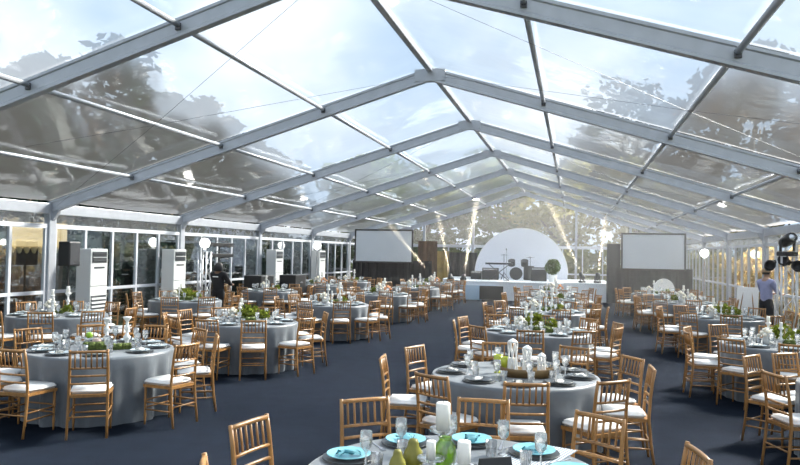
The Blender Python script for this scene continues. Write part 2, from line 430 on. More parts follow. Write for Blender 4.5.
for i, (x, y, h) in enumerate([(-14, 46, 8.2), (-9, 43.5, 7.2), (-4.6, 47, 8.2), (-.6, 44, 7.4), (3.8, 47, 7.6), (8.6, 46, 6.6)]):
    tree(x, y, h, 'mid' if i < 3 else 'sun', f'tall tree behind the gable wall, {ORD[i]} counting from the air-conditioner side', i+1, 1.35)
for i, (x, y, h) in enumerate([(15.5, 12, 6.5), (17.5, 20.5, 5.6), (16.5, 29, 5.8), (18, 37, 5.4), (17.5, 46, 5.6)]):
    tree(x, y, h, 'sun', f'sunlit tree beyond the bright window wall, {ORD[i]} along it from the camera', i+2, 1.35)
for i, (x, y, h) in enumerate([(5.5, 60, 15), (13, 58, 17), (20, 56, 16), (27, 50, 18), (24, 36, 15)]):
    tree(x, y, h, 'dark', f'very tall dark tree far behind the gable corner, {ORD[i]} counting towards the bright windows', i, 1.15)
def hedge(x0, x1, y0, y1, h, kind, label, n):
    t = empty('garden_hedge', ((x0+x1)/2, (y0+y1)/2, -.1)); tag(t, label, 'hedge', 'hedges around the tent')
    a, b = (x1-x0)/2, (y1-y0)/2
    if kind != 'gold': part('twig_core', MB().box(-a*.7, a*.7, -b*.97, b*.97, 0, h*.93, .05), M['foliage_'+kind], t)
    mb = MB(); random.seed(int(abs(x0*7+y0)))
    for _ in range(n):
        mb.leaves(16, (random.uniform(-a, a), random.uniform(-b, b), random.uniform(.1, h)), (.3, .3, .28), .12)
    part('foliage', mb, M['foliage_'+kind], t)
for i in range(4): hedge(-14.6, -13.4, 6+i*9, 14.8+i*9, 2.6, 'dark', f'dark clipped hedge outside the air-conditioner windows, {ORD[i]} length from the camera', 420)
for i in range(4): hedge(9.4, 10.4, 14+i*9, 22.8+i*9, 2.3, 'gold', f'sunlit-coloured hedge outside the bright window wall, {ORD[i]} length from the camera', 300)
for i in range(3): hedge(-14+i*8, -6.2+i*8, 41.2, 42.2, 2.3, 'mid' if i < 1 else 'sun', f'hedge behind the stage outside the gable, {ORD[i]} length from the air-conditioner side', 300)
def shrub_mesh(seed, m):
    random.seed(seed); mb = MB()
    for _ in range(9): mb.leaves(130, (random.uniform(-1.3, 1.3), random.uniform(-.4, .4), random.uniform(.35, 1.9)), (.6, .5, .5), .13)
    return mb.mesh('foliage', m)
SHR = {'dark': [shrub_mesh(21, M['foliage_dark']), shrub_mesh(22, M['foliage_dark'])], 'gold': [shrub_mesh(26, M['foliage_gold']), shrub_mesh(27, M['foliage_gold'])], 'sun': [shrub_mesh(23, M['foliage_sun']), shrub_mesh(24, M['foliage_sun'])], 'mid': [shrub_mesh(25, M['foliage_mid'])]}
STM = MB().tube([(0, 0, -.1), (.05, 0, .5), (0, .05, 1.2)], [.05, .04, .02], 6).mesh('stem', M['bark'])
def shrub(x, y, kind, label, i, rz=PI/2, s=1.):
    t = empty('garden_shrub', (x, y, -.1), rz); t.scale = (s, s, s); tag(t, label, 'shrub', 'shrubs outside the windows')
    obj('foliage', SHR[kind][i % len(SHR[kind])], t); obj('stem', STM, t)
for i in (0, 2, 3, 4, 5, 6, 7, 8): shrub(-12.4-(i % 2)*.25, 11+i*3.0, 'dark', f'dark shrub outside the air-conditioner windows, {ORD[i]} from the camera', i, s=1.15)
for i in range(7): shrub(7.6+(i % 2)*.6, 18+i*3.4, 'gold', f'sunlit-coloured shrub outside the bright window wall, {ORD[i]} from the camera', i, s=1.1)
for i in range(6): shrub(-11+i*3.4, 39.6+(i % 2)*.4, 'mid' if i < 3 else 'sun', f'shrub behind the stage outside the gable, {ORD[i]} from the air-conditioner side', i, 0, 1.05)
kk = empty('garden_kiosk', (-12.6, 14.6, -.1), .72); kk.scale = (.5, .4, .96); tag(kk, 'dark brown garden kiosk with a cream scalloped awning outside the windows', 'kiosk')
part('wall', MB().box(-1.1, 1.1, .1, 2.2, 0, 2.5, .02), M['kiosk'], kk)
part('counter', MB().box(-1.2, 1.2, -.15, .1, .9, 1.0, .01), M['wood_dark'], kk)
aw = [(-.65, 2.15), (.12, 2.75), (.12, 2.70), (-.65, 2.08)]
part('awning', MB().prism([(a, b) for a, b in aw], 0, -1.25, 1.25), M['awning'], kk)
vm = MB()
for i in range(8): vm.lathe([(0, -.16), (.08, -.13), (.15, 0), (0, 0)], 8, (-1.1+i*.31, -.65, 2.12))
part('scallop_edge', vm, M['awning'], kk)['kind'] = 'stuff'

# ------------------------------------------------------------------ banquet tables, chairs and tableware
RT = .83
def cloth_mesh(seed):
    rnd = random.Random(seed); bm = bmesh.new(); N = 120
    fold = [(rnd.randint(9, 24), rnd.uniform(0, 6.28), rnd.uniform(.3, 1)) for _ in range(5)]
    prof = [(0, .752), (.45, .752), (RT-.02, .752), (RT, .744), (RT+.012, .72), (RT+.012, .60), (RT+.014, .45), (RT+.016, .30), (RT+.018, .15), (RT+.02, .004)]
    rings = []
    for r, z in prof:
        if r == 0: rings.append([bm.verts.new((0, 0, z))]); continue
        row = []
        for k in range(N):
            a = 2*PI*k/N; t = max(0, (.72-z)/.72)
            f = sum(c*math.cos(n*a+p) for n, p, c in fold)/2.2
            rr = r + t**.5*(.050*f - .020) if z < .72 else r
            row.append(bm.verts.new((rr*math.cos(a), rr*math.sin(a), z)))
        rings.append(row)
    for a, b in zip(rings, rings[1:]):
        for k in range(N):
            k2 = (k+1) % N
            if len(a) == 1: bm.faces.new((a[0], b[k], b[k2]))
            else: bm.faces.new((a[k], b[k], b[k2], a[k2]))
    bmesh.ops.recalc_face_normals(bm, faces=bm.faces[:])
    me = bpy.data.meshes.new('tablecloth'); bm.to_mesh(me); bm.free(); me.materials.append(M['cloth'])
    for p in me.polygons: p.use_smooth = True
    return me
CLO = [cloth_mesh(i) for i in range(4)]
TOPM = MB().lathe([(0, .70), (RT-.02, .70), (RT-.01, .72), (RT-.02, .742), (0, .742)], 32).mesh('tabletop', M['wood_dark'])
PED = MB().lathe([(0, .0), (.32, .0), (.30, .03), (.06, .06), (.05, .66), (.2, .70), (0, .70)], 16).mesh('pedestal', M['wood_dark'], True)

# chair: faces -Y, back at +Y, origin on the floor under the seat centre
def post_pts(s):
    return [(s*.190, .235, .0), (s*.188, .205, .22), (s*.185, .185, .44), (s*.182, .195, .62), (s*.180, .215, .78), (s*.178, .238, .905)]
def yb(z):
    P = [(0, .235), (.22, .205), (.44, .185), (.62, .195), (.78, .215), (.905, .238)]
    for (a, b), (c, d) in zip(P, P[1:]):
        if a <= z <= c: return b+(d-b)*(z-a)/(c-a)
def rail_mb(z, r, bow=.014, x=.182):
    y = yb(z); return MB().tube([(-x, y, z), (-x*.5, y+bow*.75, z), (0, y+bow, z), (x*.5, y+bow*.75, z), (x, y, z)], r, 6)
def leg_prof():
    return [(0, 0), (.010, 0), (.011, .06), (.0145, .10), (.0145, .115), (.012, .13), (.0135, .25), (.017, .262), (.017, .275), (.014, .29), (.015, .40), (.017, .43), (0, .43)]
CH = {}
CH['back_post'] = {s: MB().tube(post_pts(s), [.0125, .014, .0155, .015, .014, .0135], 8).mesh('back_post', M['wood'], True) for s in (-1, 1)}
lm = MB().lathe(leg_prof(), 8).mesh('front_leg', M['wood'], True)
CH['top_rail'] = rail_mb(.885, .016).mesh('top_rail', M['wood'], True)
CH['rail'] = [rail_mb(z, .0115).mesh('back_rail', M['wood'], True) for z in (.715, .635, .555)]
def spindle_mb(x):
    bow = .014*(1-(x/.182)**2)
    return MB().tube([(x, yb(.715)+bow, .715), (x, yb(.885)+bow, .885)], .0085, 6)
SPX = [-.13, -.078, -.026, .026, .078, .13]
CH['spindle'] = [spindle_mb(x).mesh('spindle', M['wood'], True) for x in SPX]
CH['seat'] = MB().prism([(-.205, -.20), (.205, -.20), (.185, .195), (-.185, .195)], 2, .415, .445).mesh('seat', M['wood'])
def cushion_mb():
    mb = MB(); mb.prism([(-.20, -.205), (-.12, -.218), (0, -.222), (.12, -.218), (.20, -.205), (.175, .165), (-.175, .165)], 2, .445, .495)
    bmesh.ops.bevel(mb.bm, geom=mb.bm.edges[:], offset=.018, segments=2, affect='EDGES')
    return mb
CH['cushion'] = cushion_mb().mesh('seat_cushion', M['cushion'], True)
def stretcher_list():
    l = []
    for z in (.19, .27): l.append(([(-.185, -.18, z), (.185, -.18, z)]))
    for s in (-1, 1):
        for z in (.17, .25): l.append([(s*.188, -.18, z), (s*.188, yb(z), z)])
    l.append([(-.188, yb(.22), .22), (.188, yb(.22), .22)])
    return l
CH['stretcher'] = [MB().tube(p, .009, 6).mesh('stretcher', M['wood'], True) for p in stretcher_list()]
mb = MB()
for z in (.715, .635, .555):
    y = yb(z); mb.tube([(-.182, y, z), (0, y+.014, z), (.182, y, z)], .012, 5)
y = yb(.885); mb.tube([(-.18, y, .885), (0, y+.014, .885), (.18, y, .885)], .016, 5)
for x in SPX: mb.tube([(x, yb(.715)+.01, .715), (x, yb(.885)+.01, .885)], .0085, 4)
CH['backrest'] = mb.mesh('backrest', M['wood'])
mb = MB()
for p in stretcher_list(): mb.tube(p, .009, 5)
CH['stretchers'] = mb.mesh('stretcher', M['wood'])
def chair(x, y, rz, label, group, full):
    t = empty('chiavari_chair', (x, y, 0), rz); tag(t, label, 'chair', group)
    obj('seat', CH['seat'], t); obj('seat_cushion', CH['cushion'], t)
    for s in (-1, 1):
        obj('back_post', CH['back_post'][s], t); obj('front_leg', lm, t, (s*.185, -.18, 0))
    if full:
        obj('top_rail', CH['top_rail'], t)
        for m_ in CH['rail']: obj('back_rail', m_, t)
        for m_ in CH['spindle']: obj('spindle', m_, t)
        for m_ in CH['stretcher']: obj('stretcher', m_, t)
    else:
        obj('backrest', CH['backrest'], t)['kind'] = 'stuff'; obj('stretcher', CH['stretchers'], t)['kind'] = 'stuff'
    return t

# tableware meshes
def plate_prof(r, h): return [(0, .004), (r*.55, .004), (r*.62, .006), (r*.97, h), (r, h+.001), (r, h-.004), (r*.62, .0), (0, 0)]
TW = {}
TW['charger'] = MB().lathe(plate_prof(.155, .014), 24).mesh('charger_plate', M['charger'], True)
TW['plate'] = MB().lathe(plate_prof(.112, .018), 24).mesh('dinner_plate', M['plate'], True)
TW['turq'] = MB().lathe(plate_prof(.128, .022), 28).mesh('dinner_plate', M['turq'], True)
TW['dark'] = MB().lathe(plate_prof(.135, .018), 24).mesh('dinner_plate', M['charger'], True)
def napkin_mesh(m):
    mb = MB(); g = []
    for i in range(7):
        row = []
        for j in range(5):
            u, v = i/6-.5, j/4-.5
            row.append(mb.bm.verts.new((u*.15*(1-.25*abs(v)), v*.085*(1+.3*u), .012+.016*math.cos(u*5)*math.cos(v*3)+.006*math.sin(u*14))))
        g.append(row)
    for i in range(6):
        for j in range(4): mb.bm.faces.new((g[i][j], g[i+1][j], g[i+1][j+1], g[i][j+1]))
    bmesh.ops.solidify(mb.bm, geom=mb.bm.faces[:], thickness=.008)
    return mb.mesh('napkin', m, True)
TW['nap'] = napkin_mesh(M['napkin']); TW['napt'] = napkin_mesh(M['napkin_turq'])
TW['wine'] = MB().lathe([(0, .0), (.036, .001), (.034, .005), (.006, .010), (.0045, .08), (.010, .088), (.032, .115), (.037, .15), (.033, .20), (.031, .20), (.035, .15), (.030, .117), (0, .094)], 14).mesh('wine_glass', M['glass'], True)
TW['tumbler'] = MB().lathe([(0, 0), (.030, 0), (.036, .09), (.034, .09), (.028, .008), (0, .008)], 14).mesh('tumbler', M['glass'], True)
def knife_mesh():
    mb = MB(); mb.box(-.008, .008, -.10, -.01, 0, .006, .002); mb.prism([(-.009, -.01), (.009, -.01), (.010, .08), (.002, .115), (-.008, .10)], 2, .001, .004); return mb.mesh('knife', M['steel'])
def fork_mesh():
    mb = MB(); mb.prism([(-.007, -.10), (.007, -.10), (.004, .03), (.012, .05), (.012, .065), (-.012, .065), (-.012, .05), (-.004, .03)], 2, 0, .004)
    for x in (-.010, -.0035, .003, .0095): mb.box(x-.0018, x+.0018, .060, .108, .001, .004)
    return mb.mesh('fork', M['steel'])
TW['knife'], TW['fork'] = knife_mesh(), fork_mesh()
TW['stick'] = MB().lathe([(0, 0), (.055, 0), (.058, .012), (.022, .03), (.016, .06), (.034, .085), (.036, .10), (.018, .125), (.014, .16), (.030, .18), (.014, .205), (.013, .25), (.028, .27), (.040, .285), (.038, .295), (0, .295)], 16).mesh('holder', M['white'], True)
TW['candle'] = MB().lathe([(0, 0), (.024, 0), (.024, .085), (.020, .09), (0, .087)], 14).mesh('candle', M['wax'], True)
TW['wick'] = MB().tube([(0, 0, 0), (.002, 0, .018)], .0018, 5).mesh('wick', M['hair'])
TW['pillar'] = MB().lathe([(0, 0), (.042, 0), (.043, .155), (.038, .162), (0, .157)], 18).mesh('candle', M['wax'], True)
TW['apple'] = MB().lathe([(0, .008), (.018, .0), (.034, .012), (.042, .036), (.036, .064), (.020, .074), (.006, .068), (0, .062)], 16).mesh('flesh', M['apple'], True)
TW['stalk'] = MB().tube([(0, 0, 0), (.004, 0, .022)], .002, 5).mesh('stalk', M['bark'])
TW['pear'] = MB().lathe([(0, .004), (.030, .0), (.056, .03), (.060, .06), (.050, .095), (.034, .12), (.030, .145), (.022, .162), (0, .168)], 18).mesh('flesh', M['pear'], True)
TW['foot'] = MB().lathe([(0, 0), (.045, 0), (.042, .008), (.010, .016), (.009, .07), (.03, .08), (.075, .088), (.078, .10), (.074, .10), (.03, .09), (0, .088)], 18).mesh('stand', M['glass'], True)
TW['vase'] = MB().lathe([(0, 0), (.034, 0), (.05, .03), (.058, .075), (.052, .12), (.034, .145), (.03, .155), (.036, .165), (.032, .165), (.026, .155), (.03, .14), (.0, .02)], 18).mesh('glass_vase', M['green_glass'], True)
TW['pot'] = MB().lathe([(0, 0), (.035, 0), (.06, .04), (.062, .075), (.045, .11), (.03, .115), (.028, .105), (0, .09)], 16).mesh('pot', M['pinkpot'], True)
TW['box'] = MB().box(-.15, .15, -.055, .055, 0, .06, .006).mesh('box', M['moss'])
def moss_mesh():
    random.seed(3); mb = MB()
    for i in range(14):
        mb.lathe([(.045, 0), (.042, .02), (.025, .036), (0, .042)], 8, (random.uniform(-.11, .11), random.uniform(-.025, .025), .052))
    return mb.mesh('moss', M['moss'], True)
TW['moss'] = moss_mesh()
def greens_mesh(seed, r, n):
    random.seed(seed); mb = MB()
    mb.leaves(n, (0, 0, .13), (r, r, .10), .035); return mb.mesh('foliage', M['leaf'])
TW['greens'] = [greens_mesh(31, .12, 130), greens_mesh(32, .15, 170)]
TW['bowl'] = MB().lathe([(0, 0), (.05, 0), (.085, .05), (.09, .07), (.08, .07), (0, .06)], 16).mesh('bowl', M['white'], True)
def posy_mesh(seed, m):
    random.seed(seed); mb = MB()
    for i in range(11):
        a = i*2.4; r = .028*math.sqrt(i); x, y, z = r*math.cos(a), r*math.sin(a), .19-.012*i**.9
        mb.lathe([(0, -.02), (.02, -.01), (.03, .006), (.022, .022), (.008, .028), (0, .02)], 7, (x, y, z))
    return mb.mesh('blooms', m, True)
TW['posy'] = [posy_mesh(41, M['flower']), posy_mesh(42, M['flower_o'])]
TW['jar'] = MB().lathe([(0, 0), (.04, 0), (.045, .06), (.03, .15), (.04, .165), (.036, .165), (.026, .15), (0, .02)], 14).mesh('vase', M['white'], True)
ZTT = .7525

def put(name, me, x, y, z, label, cat, group, rz=0., subs=(), sc_=None):
    """a small thing: an object with its own mesh and optional child parts (name, mesh, offset)"""
    o = obj(name, me, None, (x, y, z), rz, sc_); tag(o, label, cat, group)
    for nm, m2, off in subs: obj(nm, m2, o, off)
    return o

ROWNAME = {'C': 'centre row', 'L': 'left-aisle row', 'M': 'window row', 'R': 'lighting-tower row'}
POS = {9: ['front', 'front-right', 'right-front', 'right-rear', 'rear-right', 'rear-left', 'left-rear', 'left-front', 'front-left'],
       10: ['front', 'front-right', 'right-front', 'right-rear', 'rear-right', 'rear', 'rear-left', 'left-rear', 'left-front', 'front-left']}
# row, index, x, y, chair angles (deg) or phase, style, full detail
TABLES = [
 ('C', 0, -.62, 3.88, [14, 52, 90, 128, 172, 212, 250, 290, 330], 'C0', True),
 ('C', 1, -.57, 7.29, [-117, -82, -46, -5, 26, 65, 104, 151, 194], 'C1', True),
 ('C', 2, -.56, 11.5, -92, 'green', True),
 ('C', 3, -.59, 15.6, -75, 'white', True),
 ('C', 4, -.6, 19.8, -88, 'white', False),
 ('C', 5, -.6, 24.0, -80, 'flower', False),
 ('L', 0, -5.50, 7.45, [-94, -58, -13, 24, 60, 95, 131, 167, 203, 232], 'L0', True),
 ('L', 1, -5.32, 11.05, [-93, -60, -20, 30, 66, 102, 138, 174, 208, 238], 'green', True),
 ('L', 2, -5.4, 15.6, -62, 'white', True),
 ('L', 3, -5.4, 20.0, -70, 'flower', False),
 ('L', 4, -5.4, 24.4, -64, 'white', False),
 ('L', 5, -5.5, 28.2, -75, 'flower', False),
 ('M', 0, -8.95, 10.9, -62, 'white', True),
 ('M', 1, -8.95, 15.2, -75, 'green', False),
 ('M', 2, -8.95, 20.0, -66, 'white', False),
 ('M', 3, -8.95, 24.4, -70, 'flower', False),
 ('M', 4, -8.95, 28.0, -70, 'white', False),
 ('R', 0, 3.00, 7.75, [-156, -120, -84, -48, -12, 24, 60, 121, 146], 'white', True),
 ('R', 1, 2.90, 11.1, [-170, -134, -98, -62, -26, 10, 46, 82, 118, 154], 'green', True),
 ('R', 2, 3.0, 15.8, -130, 'green', True),
 ('R', 3, 2.9, 20.4, -125, 'flower', False),
 ('R', 4, 2.7, 24.9, -120, 'white', False),
]
rg = random.Random(99)
for ti, (row, idx, tx, ty, angs, style, full) in enumerate(TABLES):
    if not isinstance(angs, list): angs = [angs+36*i for i in range(10)]
    place = f'{ORD[idx]} table of the {ROWNAME[row]}'
    t = empty('banquet_table', (tx, ty, 0), ti*.9)
    tag(t, f'round table under a floor-length grey satin cloth, {ORD[idx]} in the {ROWNAME[row]}', 'table', 'round banquet tables')
    obj('tablecloth', CLO[ti % 4], t); obj('tabletop', TOPM, t); obj('pedestal', PED, t)
    tocam = math.degrees(math.atan2(-ty, -tx))
    order = sorted(range(len(angs)), key=lambda i: (angs[i]-tocam+18) % 360)
    rank = {i: n for n, i in enumerate(order)}
    dist = math.hypot(tx, ty)
    for i, a in enumerate(angs):
        ar = math.radians(a); ca, sa = math.cos(ar), math.sin(ar)
        pos = POS[len(angs)][rank[i]]
        # chair
        R = 1.08 + rg.uniform(-.02, .05); cx, cy = tx+ca*R, ty+sa*R
        bx, by = tx+ca*(R+.22), ty+sa*(R+.22)
        if in_view((bx, by, .88), 20) or in_view((cx, cy, .45), 20) or in_view((cx, cy, 0), 10):
            if not (row == 'M' and cx < -10.0 and False):
                chair(cx, cy, ar-PI/2+math.radians(rg.uniform(-7, 7)), f'gold chair with white cushion, {pos} seat, {place}', f'chairs at the {place}', full)
        # place setting
        sx, sy = tx+ca*.645, ty+sa*.645
        if not in_view((sx, sy, .76), 12): continue
        put('charger_plate', TW['charger'], sx, sy, ZTT, f'dark slate charger plate at the {pos} setting of the {place}', 'plate', f'charger plates on the {place}')
        kind = 'turq' if style == 'C0' else ('dark' if style == 'C1' else 'plate')
        word = {'turq': 'turquoise', 'dark': 'dark slate', 'plate': 'pale blue-grey'}[kind]
        put('dinner_plate', TW[kind], sx, sy, ZTT+.0145, f'{word} dinner plate at the {pos} setting of the {place}', 'plate', f'dinner plates on the {place}')
        if True:
            put('napkin', TW['napt' if kind == 'turq' else 'nap'], sx, sy, ZTT+.026, f'folded {"turquoise" if kind == "turq" else "white"} napkin on the {pos} plate of the {place}', 'napkin', f'napkins on the {place}', ar+rg.uniform(-.5, .5))
        n = 2 if dist < 13 else 1
        for g in range(n):
            ga = ar+.21*(1 if g == 0 else 1.45); gr = .50 if g == 0 else .43
            put('wine_glass' if g == 0 else 'tumbler', TW['wine' if g == 0 else 'tumbler'], tx+math.cos(ga)*gr, ty+math.sin(ga)*gr, ZTT, f'clear {"stemmed wine glass" if g == 0 else "straight tumbler"} by the {pos} setting of the {place}', 'glass', f'glasses on the {place}')
        if style == 'C0':
            for nm, off in (('fork', .19), ('knife', -.19)):
                put(nm, TW[nm], sx-sa*off, sy+ca*off, ZTT, f'steel {nm} beside the {pos} plate of the {place}', nm, f'cutlery on the {place}', ar+PI/2)
    # centrepieces
    def stick(x, y, which, s=1., cand=True):
        o = put('candlestick', TW['stick'], x, y, ZTT, f'white turned candlestick, {which}, on the {place}', 'candlestick', f'candlesticks on the {place}', 0, (), s)
        if cand:
            c = obj('candle', TW['candle'], o, (0, 0, .295)); obj('wick', TW['wick'], c, (0, 0, .088))
    def planter(x, y, rz):
        put('moss_planter', TW['box'], x, y, ZTT, f'low mossy planter box on the {place}', 'planter', None, rz, [('moss', TW['moss'], (0, 0, 0)), ])
    def greens(x, y, which, s=1.):
        put('leafy_arrangement', TW['bowl'], x, y, ZTT, f'white bowl of green leaves, {which}, on the {place}', 'plant', f'greens on the {place}', rg.random()*6, [('foliage', TW['greens'][ti % 2], (0, 0, 0))], s)
    def posy(x, y, which, c, s=1.):
        put('flower_vase', TW['jar'], x, y, ZTT, f'white vase of {"cream" if c == 0 else "apricot"} flowers, {which}, on the {place}', 'flowers', f'flowers on the {place}', 0, [('blooms', TW['posy'][c], (0, 0, 0))], s)
    def apple(x, y, z, which):
        put('green_apple', TW['apple'], x, y, z, f'shiny green apple {which} on the {place}', 'apple', None, 0, [('stalk', TW['stalk'], (0, 0, .062))])
    if style == 'green':
        greens(tx-.02, ty+.02, 'in the middle', 1.25); greens(tx+.22, ty+.08, 'off centre', .9)
        stick(tx-.18, ty+.10, 'beside the leaves'); stick(tx-.08, ty-.16, 'in front of the leaves', .85); posy(tx-.25, ty-.08, 'beside the candlesticks', 0, 1.1); planter(tx+.10, ty-.14, .4)
    elif style == 'white':
        stick(tx-.12, ty, 'off centre', 1.15); stick(tx+.14, ty+.08, 'taller one behind', 1.3); stick(tx+.02, ty-.14, 'shortest one in front', .8)
        planter(tx-.02, ty+.16, .2); posy(tx-.26, ty+.12, 'beside the candles', 0, 1.2); greens(tx+.26, ty-.05, 'beside the candles', .8)
    elif style == 'flower':
        posy(tx-.1, ty+.02, 'off centre', 0, 1.5); posy(tx+.16, ty-.05, 'beside it', 1 if ti % 2 else 0, 1.25); stick(tx, ty+.2, 'behind the flowers', 1.2); stick(tx+.05, ty-.2, 'in front of the flowers'); greens(tx-.25, ty-.05, 'at the side', .9)
    elif style == 'L0':
        stick(tx+.04, ty+.05, 'rear one', 1.2, False); stick(tx+.24, ty+.16, 'by the rear glasses', 1.25, False); planter(tx+.04, ty-.14, .6)
        gb = put('glass_goblet', TW['foot'], tx-.20, ty+.05, ZTT, f'clear footed glass dish holding an apple on the {place}', 'dish', None, 0, (), 1.1); apple(tx-.20, ty+.05, ZTT+.098, 'in a glass dish')
        put('blush_pot', TW['pot'], tx-.04, ty-.02, ZTT, f'round blush-pink pot on the {place}', 'pot', None)
        planter2 = put('moss_planter', TW['box'], tx+.30, ty-.02, ZTT, f'low mossy planter beside the white candlesticks of the {place}', 'planter', None, .9, [('moss', TW['moss'], (0, 0, 0))], .8)
    elif style == 'C0':
        def pillar(x, y, which, s=1., stand=1.):
            st = put('candle_stand', TW['foot'], x, y, ZTT, f'clear glass candle stand {which}', 'candle stand', 'glass candle stands on the front table', 0, (), (1, 1, stand))
            c = put('pillar_candle', TW['pillar'], x, y, ZTT+.0905*stand, f'white pillar candle {which}', 'candle', 'pillar candles on the front table', 0, [('wick', TW['wick'], (0, 0, .157))], s)
        pillar(-.73, 4.10, 'behind the green glass vase on the front table', 1., 1.9)
        pillar(-.56, 3.80, 'in front of the green vase on the front table', .85, .7)
        pillar(-.74, 3.80, 'shortest one, beside the pears on the front table', .6)
        put('glass_vase', TW['vase'], -.685, 3.93, ZTT, 'rounded green glass vase between the candles on the front table', 'vase', None, 0, (), 1.1)
        put('green_pear', TW['pear'], -.86, 3.90, ZTT, 'large olive-green pear standing beside the candles', 'pear', 'pears on the front table', 0, [('stalk', TW['stalk'], (0, 0, .165))])
        put('green_pear', TW['pear'], -.92, 3.78, ZTT, 'smaller olive-green pear leaning behind a glass', 'pear', 'pears on the front table', 0, [('stalk', TW['stalk'], (0, 0, .165))], .8)
        mn = put('menu_board', MB().prism([(-.05, 0), (.05, 0), (.006, .11), (-.006, .11)], 0, -.09, .09).mesh('menu_board', M['black']), -.40, 3.86, ZTT, 'small black tent-shaped menu board on the front table', 'menu board', None, .5)
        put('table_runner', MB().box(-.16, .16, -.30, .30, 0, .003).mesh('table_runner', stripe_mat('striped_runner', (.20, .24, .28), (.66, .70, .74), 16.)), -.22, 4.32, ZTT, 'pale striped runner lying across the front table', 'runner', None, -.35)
    elif style == 'C1':
        # oval wooden trough with ornaments in it
        bm = MB(); N = 28; rings = []
        for r, z in ((.80, 0.), (.98, .05), (1.05, .085), (.98, .085), (.90, .05), (.0, .035)):
            rings.append([bm.bm.verts.new((r*.27*math.cos(2*PI*k/N), r*.10*math.sin(2*PI*k/N), z+(.02*abs(math.cos(2*PI*k/N))**4 if z > .04 else 0))) for k in range(N)] if r else [bm.bm.verts.new((0, 0, z))])
        bm.bm.faces.new(rings[0][::-1])
        for a, b in zip(rings, rings[1:]):
            for k in range(N):
                if len(b) == 1: bm.bm.faces.new((a[k], a[(k+1) % N], b[0]))
                else: bm.bm.faces.new((a[k], a[(k+1) % N], b[(k+1) % N], b[k]))
        TX, TY = -.44, 7.12
        put('wooden_trough', bm.mesh('wooden_trough', M['wood_dark'], True), TX, TY, ZTT, 'oval brown wooden trough holding white lanterns on the second centre-row table', 'trough', None, .12)
        def lantern(x, y, h, r, which):
            o = empty('white_lantern', (x, y, ZTT+.036)); tag(o, f'white lattice lantern, {which}, in the wooden trough', 'lantern', 'lanterns in the wooden trough')
            part('base', MB().lathe([(0, 0), (r, 0), (r, .014), (0, .014)], 12), M['white'], o)
            part('top', MB().lathe([(0, h), (r*.9, h), (r*.9, h+.012), (r*.3, h+.035), (0, h+.04)], 12), M['white'], o)
            for k in range(6):
                a = k*PI/3; a2 = a+PI/3
                part('strut', MB().tube([(r*.9*math.cos(a), r*.9*math.sin(a), .01), (r*.85*math.cos(a2), r*.85*math.sin(a2), h)], .007, 5), M['white'], o)
                part('strut', MB().tube([(r*.9*math.cos(a2), r*.9*math.sin(a2), .01), (r*.85*math.cos(a), r*.85*math.sin(a), h)], .007, 5), M['white'], o)
            c = part('candle', MB().lathe([(0, .014), (r*.55, .014), (r*.55, h*.5), (0, h*.5)], 10), M['wax'], o)
        lantern(TX-.14, TY-.015, .30, .055, 'tallest one'); lantern(TX+.0, TY+.0, .24, .050, 'middle one'); lantern(TX+.14, TY+.02, .17, .045, 'shortest one')
        for i, (gx, gy, w_) in enumerate([(-.74, 7.30, 'taller rear one'), (-.66, 7.16, 'front one')]):
            o = put('lime_goblet', MB().lathe([(0, 0), (.035, 0), (.032, .008), (.012, .02), (.012, .05), (.034, .07), (.040, .11), (.040, .16), (.036, .16), (.034, .11), (0, .07)], 14).mesh('lime_goblet', M['goblet'], True), gx, gy, ZTT, f'lime-yellow goblet, {w_}, beside the wooden trough', 'goblet', 'lime goblets beside the trough', 0, (), 1.15)

# ------------------------------------------------------------------ equipment along the window wall
def air_con(y, w_, label, zt=1.93, xf=-9.93):
    t = empty('air_conditioner', (xf, y, 0)); tag(t, label, 'air conditioner', 'floor air conditioners along the windows')
    part('body', MB().box(-.36, 0, -w_/2, w_/2, .0, zt, .015), M['ac'], t)
    part('outlet', MB().box(-.002, .012, -w_*.42, w_*.42, zt-.30, zt-.06, .004), M['ac_dark'], t)
    for i in range(3): part('louvre', MB().box(.010, .03, -w_*.40, w_*.40, zt-.26+i*.07, zt-.25+i*.07), M['ac_dark'] if i != 1 else M['ac'], t)
    part('badge', MB().box(-.002, .008, -w_*.3, w_*.3, zt-.42, zt-.385), M['ac_dark'], t)
    part('panel_seam', MB().box(-.002, .004, -w_*.48, w_*.48, zt-.80, zt-.79), M['ac_dark'], t)
    for i in range(9): part('grille_slat', MB().box(.0, .02, -w_*.42, w_*.42, .16+i*.085, .16+i*.085+.045, .004), M['ac'], t)
    part('grille_recess', MB().box(-.002, .006, -w_*.44, w_*.44, .14, .93), M['ac_dark'], t)
air_con(13.32, .56, 'white floor-standing air conditioner with dark outlet beside the black loudspeaker')
air_con(16.55, .58, 'white floor-standing air conditioner beside the bright globe lamp', 1.95)
air_con(22.95, .62, 'white floor-standing air conditioner behind the black flight cases', 2.0)
air_con(27.3, .70, 'white floor-standing air conditioner farthest along the windows', 2.0)
sp = empty('loudspeaker', (-9.98, 12.45, 1.57)); tag(sp, 'black loudspeaker raised on a stand in front of the window', 'loudspeaker')
part('cabinet', MB().box(-.14, .12, -.17, .17, 0, .50, .02), M['black'], sp)
part('grille', MB().box(.115, .13, -.15, .15, .03, .47, .008), M['drape_grey'], sp)
part('badge', MB().box(.128, .134, -.02, .02, .07, .09), M['steel'], sp)
st = empty('speaker_stand', (-9.98, 12.42, 0)); tag(st, 'black tripod stand under the loudspeaker', 'stand')
part('pole', MB().tube([(0, 0, .15), (0, 0, 1.568)], .022, 8), M['black'], st)
for k in range(3):
    a = k*2*PI/3+.4; part('leg', MB().tube([(math.cos(a)*.36, math.sin(a)*.36, .012), (0, 0, .6)], .012, 6), M['black'], st)

